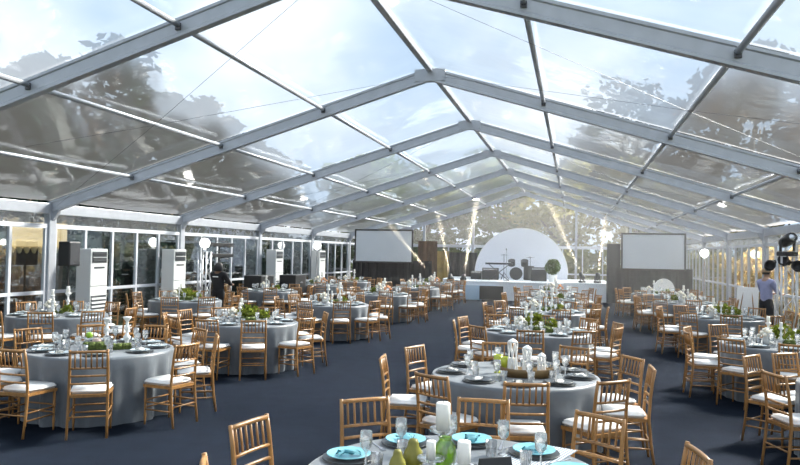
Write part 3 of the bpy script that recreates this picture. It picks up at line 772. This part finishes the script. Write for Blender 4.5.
def truss(x, y, h, name, label, wdt=.26, m='truss', grp='truss towers'):
    t = empty(name, (x, y, 0)); tag(t, label, 'truss', grp)
    part('base_plate', MB().box(-wdt*1.3, wdt*1.3, -wdt*1.3, wdt*1.3, 0, .02, .004), M[m], t)
    c = [(sx*wdt/2, sy*wdt/2) for sx, sy in ((-1, -1), (1, -1), (1, 1), (-1, 1))]
    for cx, cy in c: part('chord', MB().tube([(cx, cy, .02), (cx, cy, h)], .022, 8), M[m], t, True)
    n = int(h/.36)
    for i in range(4):
        a, b = c[i], c[(i+1) % 4]
        for j in range(n):
            z0, z1 = .06+j*(h-.1)/n, .06+(j+1)*(h-.1)/n
            if j % 2: a, b = b, a
            p, q = (c[i], c[(i+1) % 4]) if j % 2 == 0 else (c[(i+1) % 4], c[i])
            part('diagonal', MB().tube([(p[0], p[1], z0), (q[0], q[1], z1)], .011, 6), M[m], t)
    part('head_plate', MB().box(-wdt*.6, wdt*.6, -wdt*.6, wdt*.6, h, h+.015, .003), M[m], t)
    return t
def globe(x, y, z, r, label, stalk=.12):
    t = empty('globe_lamp', (x, y, z)); tag(t, label, 'lamp', 'bright globe lamps on stands')
    part('socket', MB().lathe([(0, 0), (.06, 0), (.05, .04), (.025, .06), (.02, stalk), (0, stalk)], 12), M['steel'], t)
    g = part('globe', MB().lathe([(0, 0)]+[(r*math.sin(PI*k/12), r-r*math.cos(PI*k/12)) for k in range(1, 12)]+[(0, 2*r)], 18), M['globe'], t, True); g.location.z = stalk
truss(-9.72, 17.42, 1.90, 'truss_tower', 'slim silver truss tower carrying a bright globe lamp by the windows', .24)
globe(-9.72, 17.42, 1.915, .135, 'glowing white globe lamp on the truss tower by the windows', .08)
def light_bar(x, y, z, L, label):
    t = empty('light_bar', (x, y, z)); tag(t, label, 'light bar', 'black light bars by the window truss')
    part('housing', MB().box(-.06, .06, 0, L, -.05, .05, .01), M['black'], t)
    part('yoke', MB().tube([(0, L*.2, .05), (0, L*.2, .10), (0, L*.8, .10), (0, L*.8, .05)], .012, 6), M['black'], t)
    for i in range(4): part('lens', MB().lathe([(0, 0), (.035, 0), (.04, .02), (0, .025)], 10, (0, L*(.15+.23*i), -.075)), M['ac_dark'], t)
lbs = empty('light_bar_stand', (-9.78, 18.35, 0)); tag(lbs, 'black pole stand holding two light bars by the windows', 'stand')
part('pole', MB().tube([(0, 0, .02), (0, 0, 2.12)], .02, 8), M['black'], lbs); part('base', MB().lathe([(0, 0), (.28, 0), (.27, .02), (0, .025)], 16), M['black'], lbs)
light_bar(-9.70, 17.75, 2.10, 1.2, 'upper black light bar on the pole stand by the windows')
light_bar(-9.70, 17.75, 1.80, 1.2, 'lower black light bar on the pole stand by the windows')
def case(x, y, w_, d, z0, h, label, tilt=0):
    t = empty('flight_case', (x, y, 0), tilt); tag(t, label, 'case', 'black cases along the windows')
    part('body', MB().box(-d/2, d/2, -w_/2, w_/2, z0, z0+h, .02), M['black'], t)
    for sx in (-1, 1):
        for sy in (-1, 1): part('leg', MB().tube([(sx*d*.4, sy*w_*.4, 0), (sx*d*.4, sy*w_*.4, z0+.01)], .025, 6), M['black'], t)
    part('handle', MB().tube([(d/2, -.08, z0+h*.55), (d/2+.03, -.07, z0+h*.55), (d/2+.03, .07, z0+h*.55), (d/2, .08, z0+h*.55)], .01, 6), M['steel'], t)
case(-9.75, 20.95, .95, .6, .55, .62, 'black flight case on legs, the one nearer the globe lamp')
case(-9.4, 22.9, .95, .6, .55, .60, 'black flight case on legs in front of the third air conditioner')
sh = empty('lamp_stand', (-9.75, 26.15, 0)); tag(sh, 'thin grey stand of the far globe lamp by the windows', 'stand')
part('pole', MB().tube([(0, 0, .02), (0, 0, 1.98)], .018, 8), M['steel'], sh); part('base', MB().lathe([(0, 0), (.22, 0), (.2, .02), (0, .03)], 14), M['steel'], sh)
globe(-9.75, 26.15, 1.98, .14, 'glowing white globe lamp on a thin stand farther down the windows', .06)
sh = empty('lamp_stand', (4.55, 27.4, 0)); tag(sh, 'thin grey stand of the globe lamp beside the bright windows', 'stand')
part('pole', MB().tube([(0, 0, .02), (0, 0, 1.93)], .018, 8), M['steel'], sh); part('base', MB().lathe([(0, 0), (.22, 0), (.2, .02), (0, .03)], 14), M['steel'], sh)
globe(4.55, 27.4, 1.93, .15, 'glowing white globe lamp beside the bright window wall', .06)

# ------------------------------------------------------------------ lighting tower with moving heads
truss(4.50, 17.0, 2.02, 'truss_tower', 'silver box truss tower carrying black spotlights beside the bright windows', .30)
truss(4.95, 15.75, 2.10, 'truss_tower', 'second silver truss tower at the picture edge beside the bright windows', .30)
def moving_head(x, y, z, rz, tilt, label, grp, s=1., lit=False, power=0.):
    t = empty('moving_head', (x, y, z), rz); t.scale = (s, s, s); tag(t, label, 'spotlight', grp)
    part('base', MB().box(-.17, .17, -.13, .13, 0, .10, .02), M['black'], t)
    part('yoke', MB().tube([(-.15, 0, .10), (-.16, 0, .34), (-.13, 0, .36)], .03, 6), M['black'], t)
    part('yoke', MB().tube([(.15, 0, .10), (.16, 0, .34), (.13, 0, .36)], .03, 6), M['black'], t)
    hd = part('head', MB().lathe([(0, -.20), (.10, -.18), (.125, -.05), (.125, .10), (.105, .22), (.095, .22), (.09, .20), (0, .20)], 14), M['black'], t, True)
    hd.location = (0, 0, .34); hd.rotation_euler = (tilt, 0, 0)
    ln = part('lens', MB().lathe([(0, .205), (.085, .203), (.085, .21), (0, .216)], 14), M['lens'] if lit else M['steel'], hd, True)
    return t, hd
MHL = [(4.50, 17.0, 2.036, 0.3, 1.2, 'black moving-head spotlight on top of the nearer-to-stage truss tower'), (4.95, 15.75, 2.116, -.2, 1.4, 'black moving-head spotlight on top of the truss tower at the picture edge')]
for a in MHL: moving_head(*a, 'spotlights on the truss towers', 1.0)
cb = empty('lighting_crossbar', (4.72, 16.38, 1.90), math.atan2(.45, 1.25)+.0); tag(cb, 'black crossbar of lamps clamped between the truss towers', 'light bar')
part('bar', MB().tube([(0, -1.0, 0), (0, 1.3, 0)], .03, 8), M['black'], cb)
for i in range(5):
    yy = -.9+i*.5
    c = part('par_can', MB().lathe([(0, -.14), (.07, -.13), (.11, 0), (.115, .12), (.10, .12), (.09, .02), (0, 0)], 12), M['black'], cb, True); c.location = (-.12, yy, .02 if i % 2 else -.10); c.rotation_euler = (0, -1.2, .3*i)
    part('clamp', MB().box(-.06, .02, yy-.03, yy+.03, -.06, .05, .006), M['black'], cb)
bd = empty('sign_board', (4.42, 20.4, 0), -.5); tag(bd, 'plain white board leaning on an easel behind the table greens', 'board')
pn = part('panel', MB().box(-.27, .27, -.012, .012, .42, 1.22, .006), M['white'], bd); pn.rotation_euler = (-.12, 0, 0)
for s in (-1, 1): part('leg', MB().tube([(s*.24, -.05, 0), (s*.08, .17, 1.3)], .015, 6), M['wood'], bd)
part('leg', MB().tube([(0, .6, 0), (0, .18, 1.3)], .015, 6), M['wood'], bd)
part('ledge', MB().box(-.28, .28, -.09, -.03, .40, .425), M['wood'], bd)

# ------------------------------------------------------------------ stage end
stg = empty('stage', (0, 0, 0)); tag(stg, 'low white stage with a pale blue slanted corner at the gable end', 'stage')
SH = .80
poly = [(-6.0, 33.2), (-4.6, 30.7), (-.45, 30.7), (-.45, 31.6), (1.45, 31.6), (1.45, 36.6), (-6.0, 36.6)]
part('riser', MB().prism(poly, 2, 0, SH-.03), M['stage'], stg)
part('deck', MB().prism([(x+(.03 if x > -1 else -.03), y+(-.03 if y < 35 else .02)) for x, y in poly], 2, SH-.03, SH), M['stage'], stg)
part('corner_panel', MB().prism([(-6.06, 33.0), (-4.66, 30.58), (-3.2, 30.58), (-3.2, 30.66), (-4.6, 30.67), (-6.0, 33.1)], 2, .0, .62), M['stage_blue'], stg)
dm = empty('round_backdrop', (CX, 35.6, SH)); tag(dm, 'large white half-round stage backdrop', 'backdrop')
arc = [(2.25*math.cos(PI*k/40), .22+2.25*math.sin(PI*k/40)) for k in range(41)]
part('panel', MB().prism([(2.25, 0)]+arc+[(-2.25, 0)], 1, -.04, .04), M['dome'], dm)
arc2 = [(2.29*math.cos(PI*k/40), .22+2.29*math.sin(PI*k/40)) for k in range(41)]
rim = MB().prism(arc2+[(x, z) for x, z in arc[::-1]], 1, -.05, .05); part('rim', rim, M['white'], dm)
mo = empty('floor_monitor', (-3.36, 29.95, 0)); tag(mo, 'black video monitor standing on the floor before the stage', 'monitor')
part('screen', MB().box(-.5, .5, -.05, .03, .06, .64, .012), M['black'], mo); part('stand', MB().box(-.4, .4, -.10, .25, 0, .06, .01), M['black'], mo)
# band equipment
def drum(x, y, z, r, h, rot, name, label, m='drape_grey'):
    t = empty(name, (x, y, z)); tag(t, label, 'drum', 'drum kit on the stage'); t.rotation_euler = rot
    part('shell', MB().lathe([(0, -h/2), (r, -h/2), (r, h/2), (0, h/2)], 20), M[m], t)
    part('hoop', MB().lathe([(r*.97, h/2), (r*1.05, h/2), (r*1.05, h/2+.03), (r*.97, h/2+.03)], 20), M['black'], t)
    part('drumhead', MB().lathe([(0, h/2+.012), (r*.98, h/2+.012), (r*.98, h/2+.02), (0, h/2+.022)], 20), M['drape_grey'], t)
drum(-2.62, 33.6, SH+.30, .28, .4, (PI/2, 0, 0), 'bass_drum', 'dark bass drum facing the tables on the stage')
drum(-2.25, 33.75, SH+.78, .17, .22, (.5, 0, 0), 'tom_drum', 'dark tom drum above the bass drum')
drum(-2.85, 33.75, SH+.78, .16, .22, (.5, 0, 0), 'tom_drum', 'dark tom drum on the snare side of the kit')
drum(-2.05, 33.7, SH+.32, .24, .62, (0, 0, 0), 'floor_tom', 'dark floor tom standing on the stage')
for i, (x, y, z, w_) in enumerate([(-3.2, 33.6, 1.15, 'highest one'), (-2.0, 33.9, 1.05, 'lower one')]):
    t = empty('cymbal_stand', (x, y, SH)); tag(t, f'black stand with a cymbal, {w_}', 'cymbal', 'drum kit on the stage')
    part('cymbal', MB().lathe([(0, z+.03), (.04, z+.025), (.22, z), (.22, z-.004), (0, z+.02)], 18), M['drape_grey'], t); part('pole', MB().tube([(0, 0, 0), (0, 0, z+.04)], .014, 6), M['black'], t)
    for k in range(3): part('leg', MB().tube([(0, 0, .35), (math.cos(k*2.1)*.25, math.sin(k*2.1)*.25, .01)], .012, 5), M['black'], t)
def amp(x, y, w_, h, label):
    t = empty('guitar_amplifier', (x, y, SH)); tag(t, label, 'amplifier', 'amplifiers on the stage')
    part('cabinet', MB().box(-w_/2, w_/2, -.17, .17, 0, h, .02), M['black'], t); part('grille', MB().box(-w_*.44, w_*.44, -.185, -.165, .04, h*.75, .006), M['drape_grey'], t)
    part('control_strip', MB().box(-w_*.44, w_*.44, -.18, -.165, h*.82, h*.93), M['steel'], t)
amp(-3.75, 33.0, .75, .55, 'black amplifier beside the bass drum on the stage'); amp(-1.55, 33.0, .7, .62, 'black amplifier beside the floor tom on the stage'); amp(-4.45, 33.3, .5, .38, 'small black amplifier at the slanted corner of the stage')
kb = empty('keyboard', (-3.3, 32.3, SH)); tag(kb, 'black keyboard on crossed legs at the front of the stage', 'keyboard')
part('body', MB().box(-.6, .6, -.15, .15, .72, .80, .012), M['black'], kb); part('keys', MB().box(-.55, .55, -.14, -.02, .80, .812), M['white'], kb)
for s in (-1, 1): part('leg', MB().tube([(s*.45, 0, 0), (-s*.45, 0, .72)], .02, 6), M['black'], kb)
mc = empty('microphone_stand', (-2.9, 31.6, SH)); tag(mc, 'slim black microphone stand at the front of the stage', 'stand')
part('base', MB().lathe([(0, 0), (.14, 0), (.13, .02), (0, .03)], 14), M['black'], mc); part('pole', MB().tube([(0, 0, 0), (0, 0, 1.35)], .010, 6), M['steel'], mc); part('microphone', MB().tube([(0, -.12, 1.42), (0, 0, 1.36)], [.028, .014], 8), M['black'], mc)
tp = empty('topiary_tree', (-.92, 32.4, SH)); tag(tp, 'round clipped topiary in a pot at the stage edge', 'plant')
part('pot', MB().lathe([(0, 0), (.16, 0), (.21, .30), (.19, .30), (.17, .26), (0, .26)], 16), M['white'], tp); part('trunk', MB().tube([(0, 0, .2), (0, 0, .55)], .025, 6), M['bark'], tp)
random.seed(5); part('foliage', MB().leaves(900, (0, 0, .66), (.34, .34, .36), .06), M['foliage_mid'], tp)
# screens
def screen(x0, x1, z0, z1, y, name, label):
    t = empty(name, ((x0+x1)/2, y, 0)); tag(t, label, 'screen', 'projection screens at the stage end'); w2 = (x1-x0)/2
    part('fabric', MB().box(-w2+.06, w2-.06, -.01, .01, z0+.06, z1-.06), M['screen'], t)
    for a in ((-w2, w2, z0, z0+.07), (-w2, w2, z1-.07, z1), (-w2, -w2+.07, z0+.07, z1-.07), (w2-.07, w2, z0+.07, z1-.07)): part('frame_bar', MB().box(a[0], a[1], -.035, .035, a[2], a[3], .008), M['black'], t)
    for s in (-1, 1): part('leg', MB().box(s*w2*.8-.04, s*w2*.8+.04, .04, .10, 0, z1-.1), M['black'], t)
def drape(x0, x1, y, z0, z1, m, label, folds=.05, name='stage_drape'):
    mb = MB(); n = max(8, int((x1-x0)/.06)); F_, B_ = [], []
    for i in range(n+1):
        x = x0+(x1-x0)*i/n; yy = y+folds*math.sin(i*1.15)+.02*math.sin(i*.4)
        F_.append([mb.bm.verts.new((x, yy, z)) for z in (z0, z1)]); B_.append([mb.bm.verts.new((x, yy+.02, z)) for z in (z0, z1)])
    for i in range(n):
        mb.bm.faces.new((F_[i][0], F_[i+1][0], F_[i+1][1], F_[i][1])); mb.bm.faces.new((B_[i][0], B_[i][1], B_[i+1][1], B_[i+1][0]))
        mb.bm.faces.new((F_[i][1], F_[i+1][1], B_[i+1][1], B_[i][1])); mb.bm.faces.new((F_[i][0], B_[i][0], B_[i+1][0], F_[i+1][0]))
    mb.bm.faces.new((F_[0][0], F_[0][1], B_[0][1], B_[0][0])); mb.bm.faces.new((F_[n][0], B_[n][0], B_[n][1], F_[n][1]))
    o = obj(name, mb.mesh(name, m)); tag(o, label, 'drape', 'drapes at the stage end')
screen(-9.74, -7.0, 1.50, 3.02, 31.0, 'projection_screen', 'blank projection screen above the black drape near the air conditioners')
drape(-9.9, -6.2, 31.25, .01, 1.62, M['drape'], 'black drape hanging under the projection screen by the air conditioners')
screen(1.90, 4.45, 1.42, 2.97, 31.0, 'projection_screen', 'blank projection screen with charcoal surround near the bright windows')
drape(1.34, 4.75, 31.25, .01, 1.50, M['drape_grey'], 'charcoal drape under the projection screen near the bright windows')
drape(1.34, 1.88, 31.05, 1.5, 2.50, M['drape_grey'], 'narrow upright charcoal drape beside the screen near the bright windows', .02)
drape(-7.3, -6.35, 33.4, .01, 2.55, M['drape_brown'], 'dark brown drape standing beside the screen by the air conditioners')
drape(-6.4, -4.9, 36.9, .01, 2.05, M['drape'], 'low black drape behind the beam lights beside the round backdrop')
drape(-7.6, -6.4, 36.9, .01, 2.10, M['gold_drape'], 'low gold-brown drape behind the beam lights')
# beam lights on the stage edge and floor
def beam_light(x, y, z, aim, label, power):
    d = (Vector(aim)-Vector((x, y, z+.34))).normalized()
    rz = math.atan2(d.y, d.x)-PI/2; tilt = -math.acos(max(-1, min(1, d.z)))
    t, hd = moving_head(x, y, z, rz, tilt, label, 'beam lights by the stage', .8, True)
    ld = bpy.data.lights.new('beam_spot', 'SPOT'); ld.energy = power; ld.spot_size = math.radians(5); ld.spot_blend = .35; ld.color = (1, .87, .65); ld.shadow_soft_size = .05
    lo = bpy.data.objects.new('beam_spot', ld); COL.objects.link(lo); lo.parent = hd; lo.location = (0, 0, .24); lo.rotation_euler = (PI, 0, 0)
for a in [(-5.95, 30.6, .62, (-7.3, 30.55, 2.5), 'lit beam light leaning towards the projection screen by the air conditioners'),
          (-5.35, 31.4, .62, (-6.8, 34, 5.5), 'lit beam light aimed up at the roof, middle of the three'),
          (-4.75, 31.2, .62, (-4.3, 33, 5.5), 'lit beam light beside the slanted stage corner')]:
    cs = empty('light_plinth', (a[0], a[1], 0)); tag(cs, 'black plinth under the '+a[4][4:], 'plinth', 'plinths under the beam lights')
    part('body', MB().box(-.22, .22, -.2, .2, 0, .60, .015), M['black'], cs); part('top', MB().box(-.24, .24, -.22, .22, .60, .62, .005), M['black'], cs)
    beam_light(*a, 1800000)
for a in [(.35, 32.2, SH, (-1.4, 33.5, 5.0), 'lit beam light on the stage wing leaning towards the round backdrop'), (1.0, 32.2, SH, (1.5, 33.0, 5.0), 'lit beam light on the stage wing pointing up beside the charcoal drape')]:
    beam_light(*a, 500000)
# white armchair by the right screen
wa = empty('white_armchair', (3.45, 28.9, 0), .2); tag(wa, 'white round-backed armchair in front of the charcoal drape', 'armchair')
part('backrest', MB().prism([(.38*math.cos(PI*k/16)*1.05, .70+.45*math.sin(PI*k/16)) for k in range(17)]+[(-.38, .40), (.38, .40)], 1, .25, .34), M['white'], wa)
part('seat', MB().box(-.38, .38, -.35, .30, .30, .46, .04), M['white'], wa)
for s in (-1, 1):
    part('armrest', MB().box(s*.42-.05, s*.42+.05, -.32, .32, .30, .66, .03), M['white'], wa)
    for yy in (-.28, .26): part('leg', MB().tube([(s*.34, yy, 0), (s*.34, yy, .31)], .02, 6), M['wood'], wa)

# ------------------------------------------------------------------ people
def skin_body(name, verts, edges, rads, m, parent, root=0, sub=2):
    me = bpy.data.meshes.new(name); me.from_pydata([tuple(v) for v in verts], edges, []); me.materials.append(m)
    o = obj(name, me, parent)
    sk = o.modifiers.new('skin', 'SKIN'); sk.use_smooth_shade = True
    for i, sv in enumerate(me.skin_vertices[0].data):
        sv.radius = rads[i] if isinstance(rads[i], tuple) else (rads[i], rads[i]); sv.use_root = (i == root)
    sb = o.modifiers.new('sub', 'SUBSURF'); sb.levels = sub; sb.render_levels = sub
    return o
def person(x, y, rz, label, shirt, trouser, skin, hair, pose, h=1.72):
    t = empty('person', (x, y, 0), rz); tag(t, label, 'person'); s = h/1.75; t.scale = (s, s, s)
    # body (faces -Y): pelvis 0, spine, neck, head; arms; legs
    P = {'pel': (0, 0, .96), 'wai': (0, .01, 1.10), 'che': (0, .01, 1.30), 'sho': (0, .01, 1.42), 'nec': (0, 0, 1.52), 'hea': (0, -.02, 1.62), 'top': (0, -.01, 1.70)}
    bent = pose == 'lean'
    arms = {}
    for sgn, sd in ((-1, 'L'), (1, 'R')):
        arms[sd] = [(sgn*.19, .01, 1.41), (sgn*.25, .0, 1.15) if not bent else (sgn*.24, -.10, 1.17), (sgn*.24, -.08, .92) if not bent else (sgn*.16, -.34, 1.10), (sgn*.235, -.10, .85) if not bent else (sgn*.13, -.41, 1.11)]
    verts = [P['pel'], P['wai'], P['che'], P['sho'], P['nec'], P['hea'], P['top']]
    rads = [(.120, .085), (.115, .08), (.135, .09), (.10, .07), (.052, .055), (.078, .095), (.055, .07)]
    edges = [(0, 1), (1, 2), (2, 3), (3, 4), (4, 5), (5, 6)]
    for sd in 'LR':
        b = len(verts); verts += arms[sd]; rads += [.062, .05, .038, .03]; edges += [(3, b), (b, b+1), (b+1, b+2), (b+2, b+3)]
        # fingers: short chains rooted in the palm
        hx, hy, hz = arms[sd][3]; sgn = -1 if sd == 'L' else 1
        dirv = (Vector(arms[sd][3])-Vector(arms[sd][2])).normalized()
        for f in range(4):
            o_ = V(0, .018*(f-1.5), 0) if not bent else V(.018*(f-1.5), 0, 0)
            p1 = Vector(arms[sd][3])+dirv*.045+o_; p2 = p1+dirv*(.045+.008*(1-abs(f-1.3)))+V(-sgn*.008, 0, -.006)
            c = len(verts); verts += [tuple(p1), tuple(p2)]; rads += [.010, .008]; edges += [(b+3, c), (c, c+1)]
        c = len(verts); p1 = Vector(arms[sd][3])+(V(0, -.045, .0) if not bent else V(-sgn*.045, 0, .01)); p2 = p1+dirv*.035; verts += [tuple(p1), tuple(p2)]; rads += [.011, .009]; edges += [(b+3, c), (c, c+1)]
    for sgn in (-1, 1):
        b = len(verts); verts += [(sgn*.10, 0, .88), (sgn*.11, -.01, .50), (sgn*.115, .03, .10), (sgn*.12, -.02, .045), (sgn*.125, -.15, .03)]
        rads += [.088, .06, .045, .042, .03]; edges += [(0, b), (b, b+1), (b+1, b+2), (b+2, b+3), (b+3, b+4)]
    skin_body('body', verts, edges, rads, skin, t)
    # shirt
    sv = [(0, 0, .86),  P['wai'], P['che'], P['sho'], (0, .004, 1.505)]; sr = [(.178, .130), (.165, .122), (.185, .128), (.14, .103), (.070, .070)]; se = [(0, 1), (1, 2), (2, 3), (3, 4)]
    for sd in 'LR':
        b = len(sv); a = arms[sd]; sv += [a[0], a[1], tuple(Vector(a[1]).lerp(Vector(a[2]), .85))]; sr += [.078, .066, .052]; se += [(3, b), (b, b+1), (b+1, b+2)]
    skin_body('shirt', sv, se, sr, shirt, t)
    tv = [(0, 0, .96), (0, .005, 1.08)]; tr_ = [(.165, .118), (.150, .104)]; te = [(0, 1)]
    for sgn in (-1, 1):
        b = len(tv); tv += [(sgn*.10, 0, .86), (sgn*.11, -.01, .50), (sgn*.115, .03, .09)]; tr_ += [.102, .078, .066]; te += [(0, b), (b, b+1), (b+1, b+2)]
    skin_body('trousers', tv, te, tr_, trouser, t)
    for sgn in (-1, 1):
        part('shoe', MB().box(sgn*.12-.05, sgn*.12+.05, -.21, .08, 0, .085, .03), M['black'], t, True)
    hm = MB(); hm.lathe([(.090, -.02), (.098, .03), (.090, .08), (.06, .115), (0, .128)], 16, (0, .01, 1.615)); part('hair', hm, hair, t, True)
    # face: eyes, nose, ears, mouth
    for sgn in (-1, 1):
        part('eye', MB().lathe([(0, -.011), (.009, -.004), (.009, .004), (0, .011)], 8, (sgn*.032, -.105, 1.635)), M['hair'], t)
        part('ear', MB().lathe([(0, -.03), (.014, -.02), (.016, .01), (0, .03)], 8, (sgn*.085, -.01, 1.62)), skin, t)
    part('nose', MB().lathe([(.016, -.02), (.012, 0), (0, .035)], 8, (0, -.112, 1.605)), skin, t)
    part('mouth', MB().box(-.025, .025, -.113, -.10, 1.562, 1.570, .002), M['skin_dark'], t)
    return t
pm = person(4.62, 19.2, math.radians(125), 'person in a lavender shirt and dark trousers standing behind the lighting tower', M['shirt_blue'], M['trouser'], M['skin'], M['hair'], 'lean', 1.74)
cpm = MB(); cpm.lathe([(.108, 0), (.112, .03), (.095, .08), (.05, .105), (0, .11)], 16, (0, .01, 1.65)); cpm.box(-.07, .07, -.19, -.09, 1.65, 1.662)
part('cap', cpm, M['cap'], pm, True)
pb = person(-9.12, 17.12, math.radians(165), 'person dressed in black with white print on the back beside the globe lamp', M['black_cloth'], M['black_cloth'], M['skin_dark'], M['hair'], 'lean', 1.63)
pb.scale.x *= 1.18
part('back_print', MB().box(-.085, .085, .136, .144, 1.325, 1.352), M['print'], pb)
part('hood', MB().lathe([(.12, 0), (.13, .05), (.115, .14), (.07, .20), (0, .215)], 14, (0, .025, 1.50)), M['black_cloth'], pb, True)

# ------------------------------------------------------------------ stage haze filling the far half of the tent
hm_ = bpy.data.materials.new('stage_haze'); hm_.use_nodes = True
n = hm_.node_tree.nodes; L = hm_.node_tree.links; n.clear()
o_ = n.new('ShaderNodeOutputMaterial'); vsn = n.new('ShaderNodeVolumeScatter'); vsn.inputs['Color'].default_value = (1, .98, .95, 1)
vsn.inputs['Anisotropy'].default_value = .45
tcn = n.new('ShaderNodeTexCoord'); sx_ = n.new('ShaderNodeSeparateXYZ'); mx_ = n.new('ShaderNodeMapRange'); my_ = n.new('ShaderNodeMapRange'); ml_ = n.new('ShaderNodeMath'); ml_.operation = 'MULTIPLY'
mx_.inputs['From Min'].default_value = -7.5; mx_.inputs['From Max'].default_value = 2.0; mx_.inputs['To Min'].default_value = .0013; mx_.inputs['To Max'].default_value = .011
my_.inputs['From Min'].default_value = 12.; my_.inputs['From Max'].default_value = 27.; my_.inputs['To Min'].default_value = .0; my_.inputs['To Max'].default_value = 1.
L.new(tcn.outputs['Object'], sx_.inputs[0]); L.new(sx_.outputs['X'], mx_.inputs['Value']); L.new(sx_.outputs['Y'], my_.inputs['Value'])
L.new(mx_.outputs['Result'], ml_.inputs[0]); L.new(my_.outputs['Result'], ml_.inputs[1]); L.new(ml_.outputs[0], vsn.inputs['Density'])
L.new(vsn.outputs['Volume'], o_.inputs['Volume'])
hz = obj('haze', MB().prism([(XL+.12, .02), (XR-.12, .02), (XR-.12, ZE-.35), (CX, ZR-.35), (XL+.12, ZE-.35)], 1, 13.0, FY(K1)-.1).mesh('haze', hm_))
tag(hz, 'thin pale stage haze hanging in the far half of the tent', 'haze', kind='stuff')
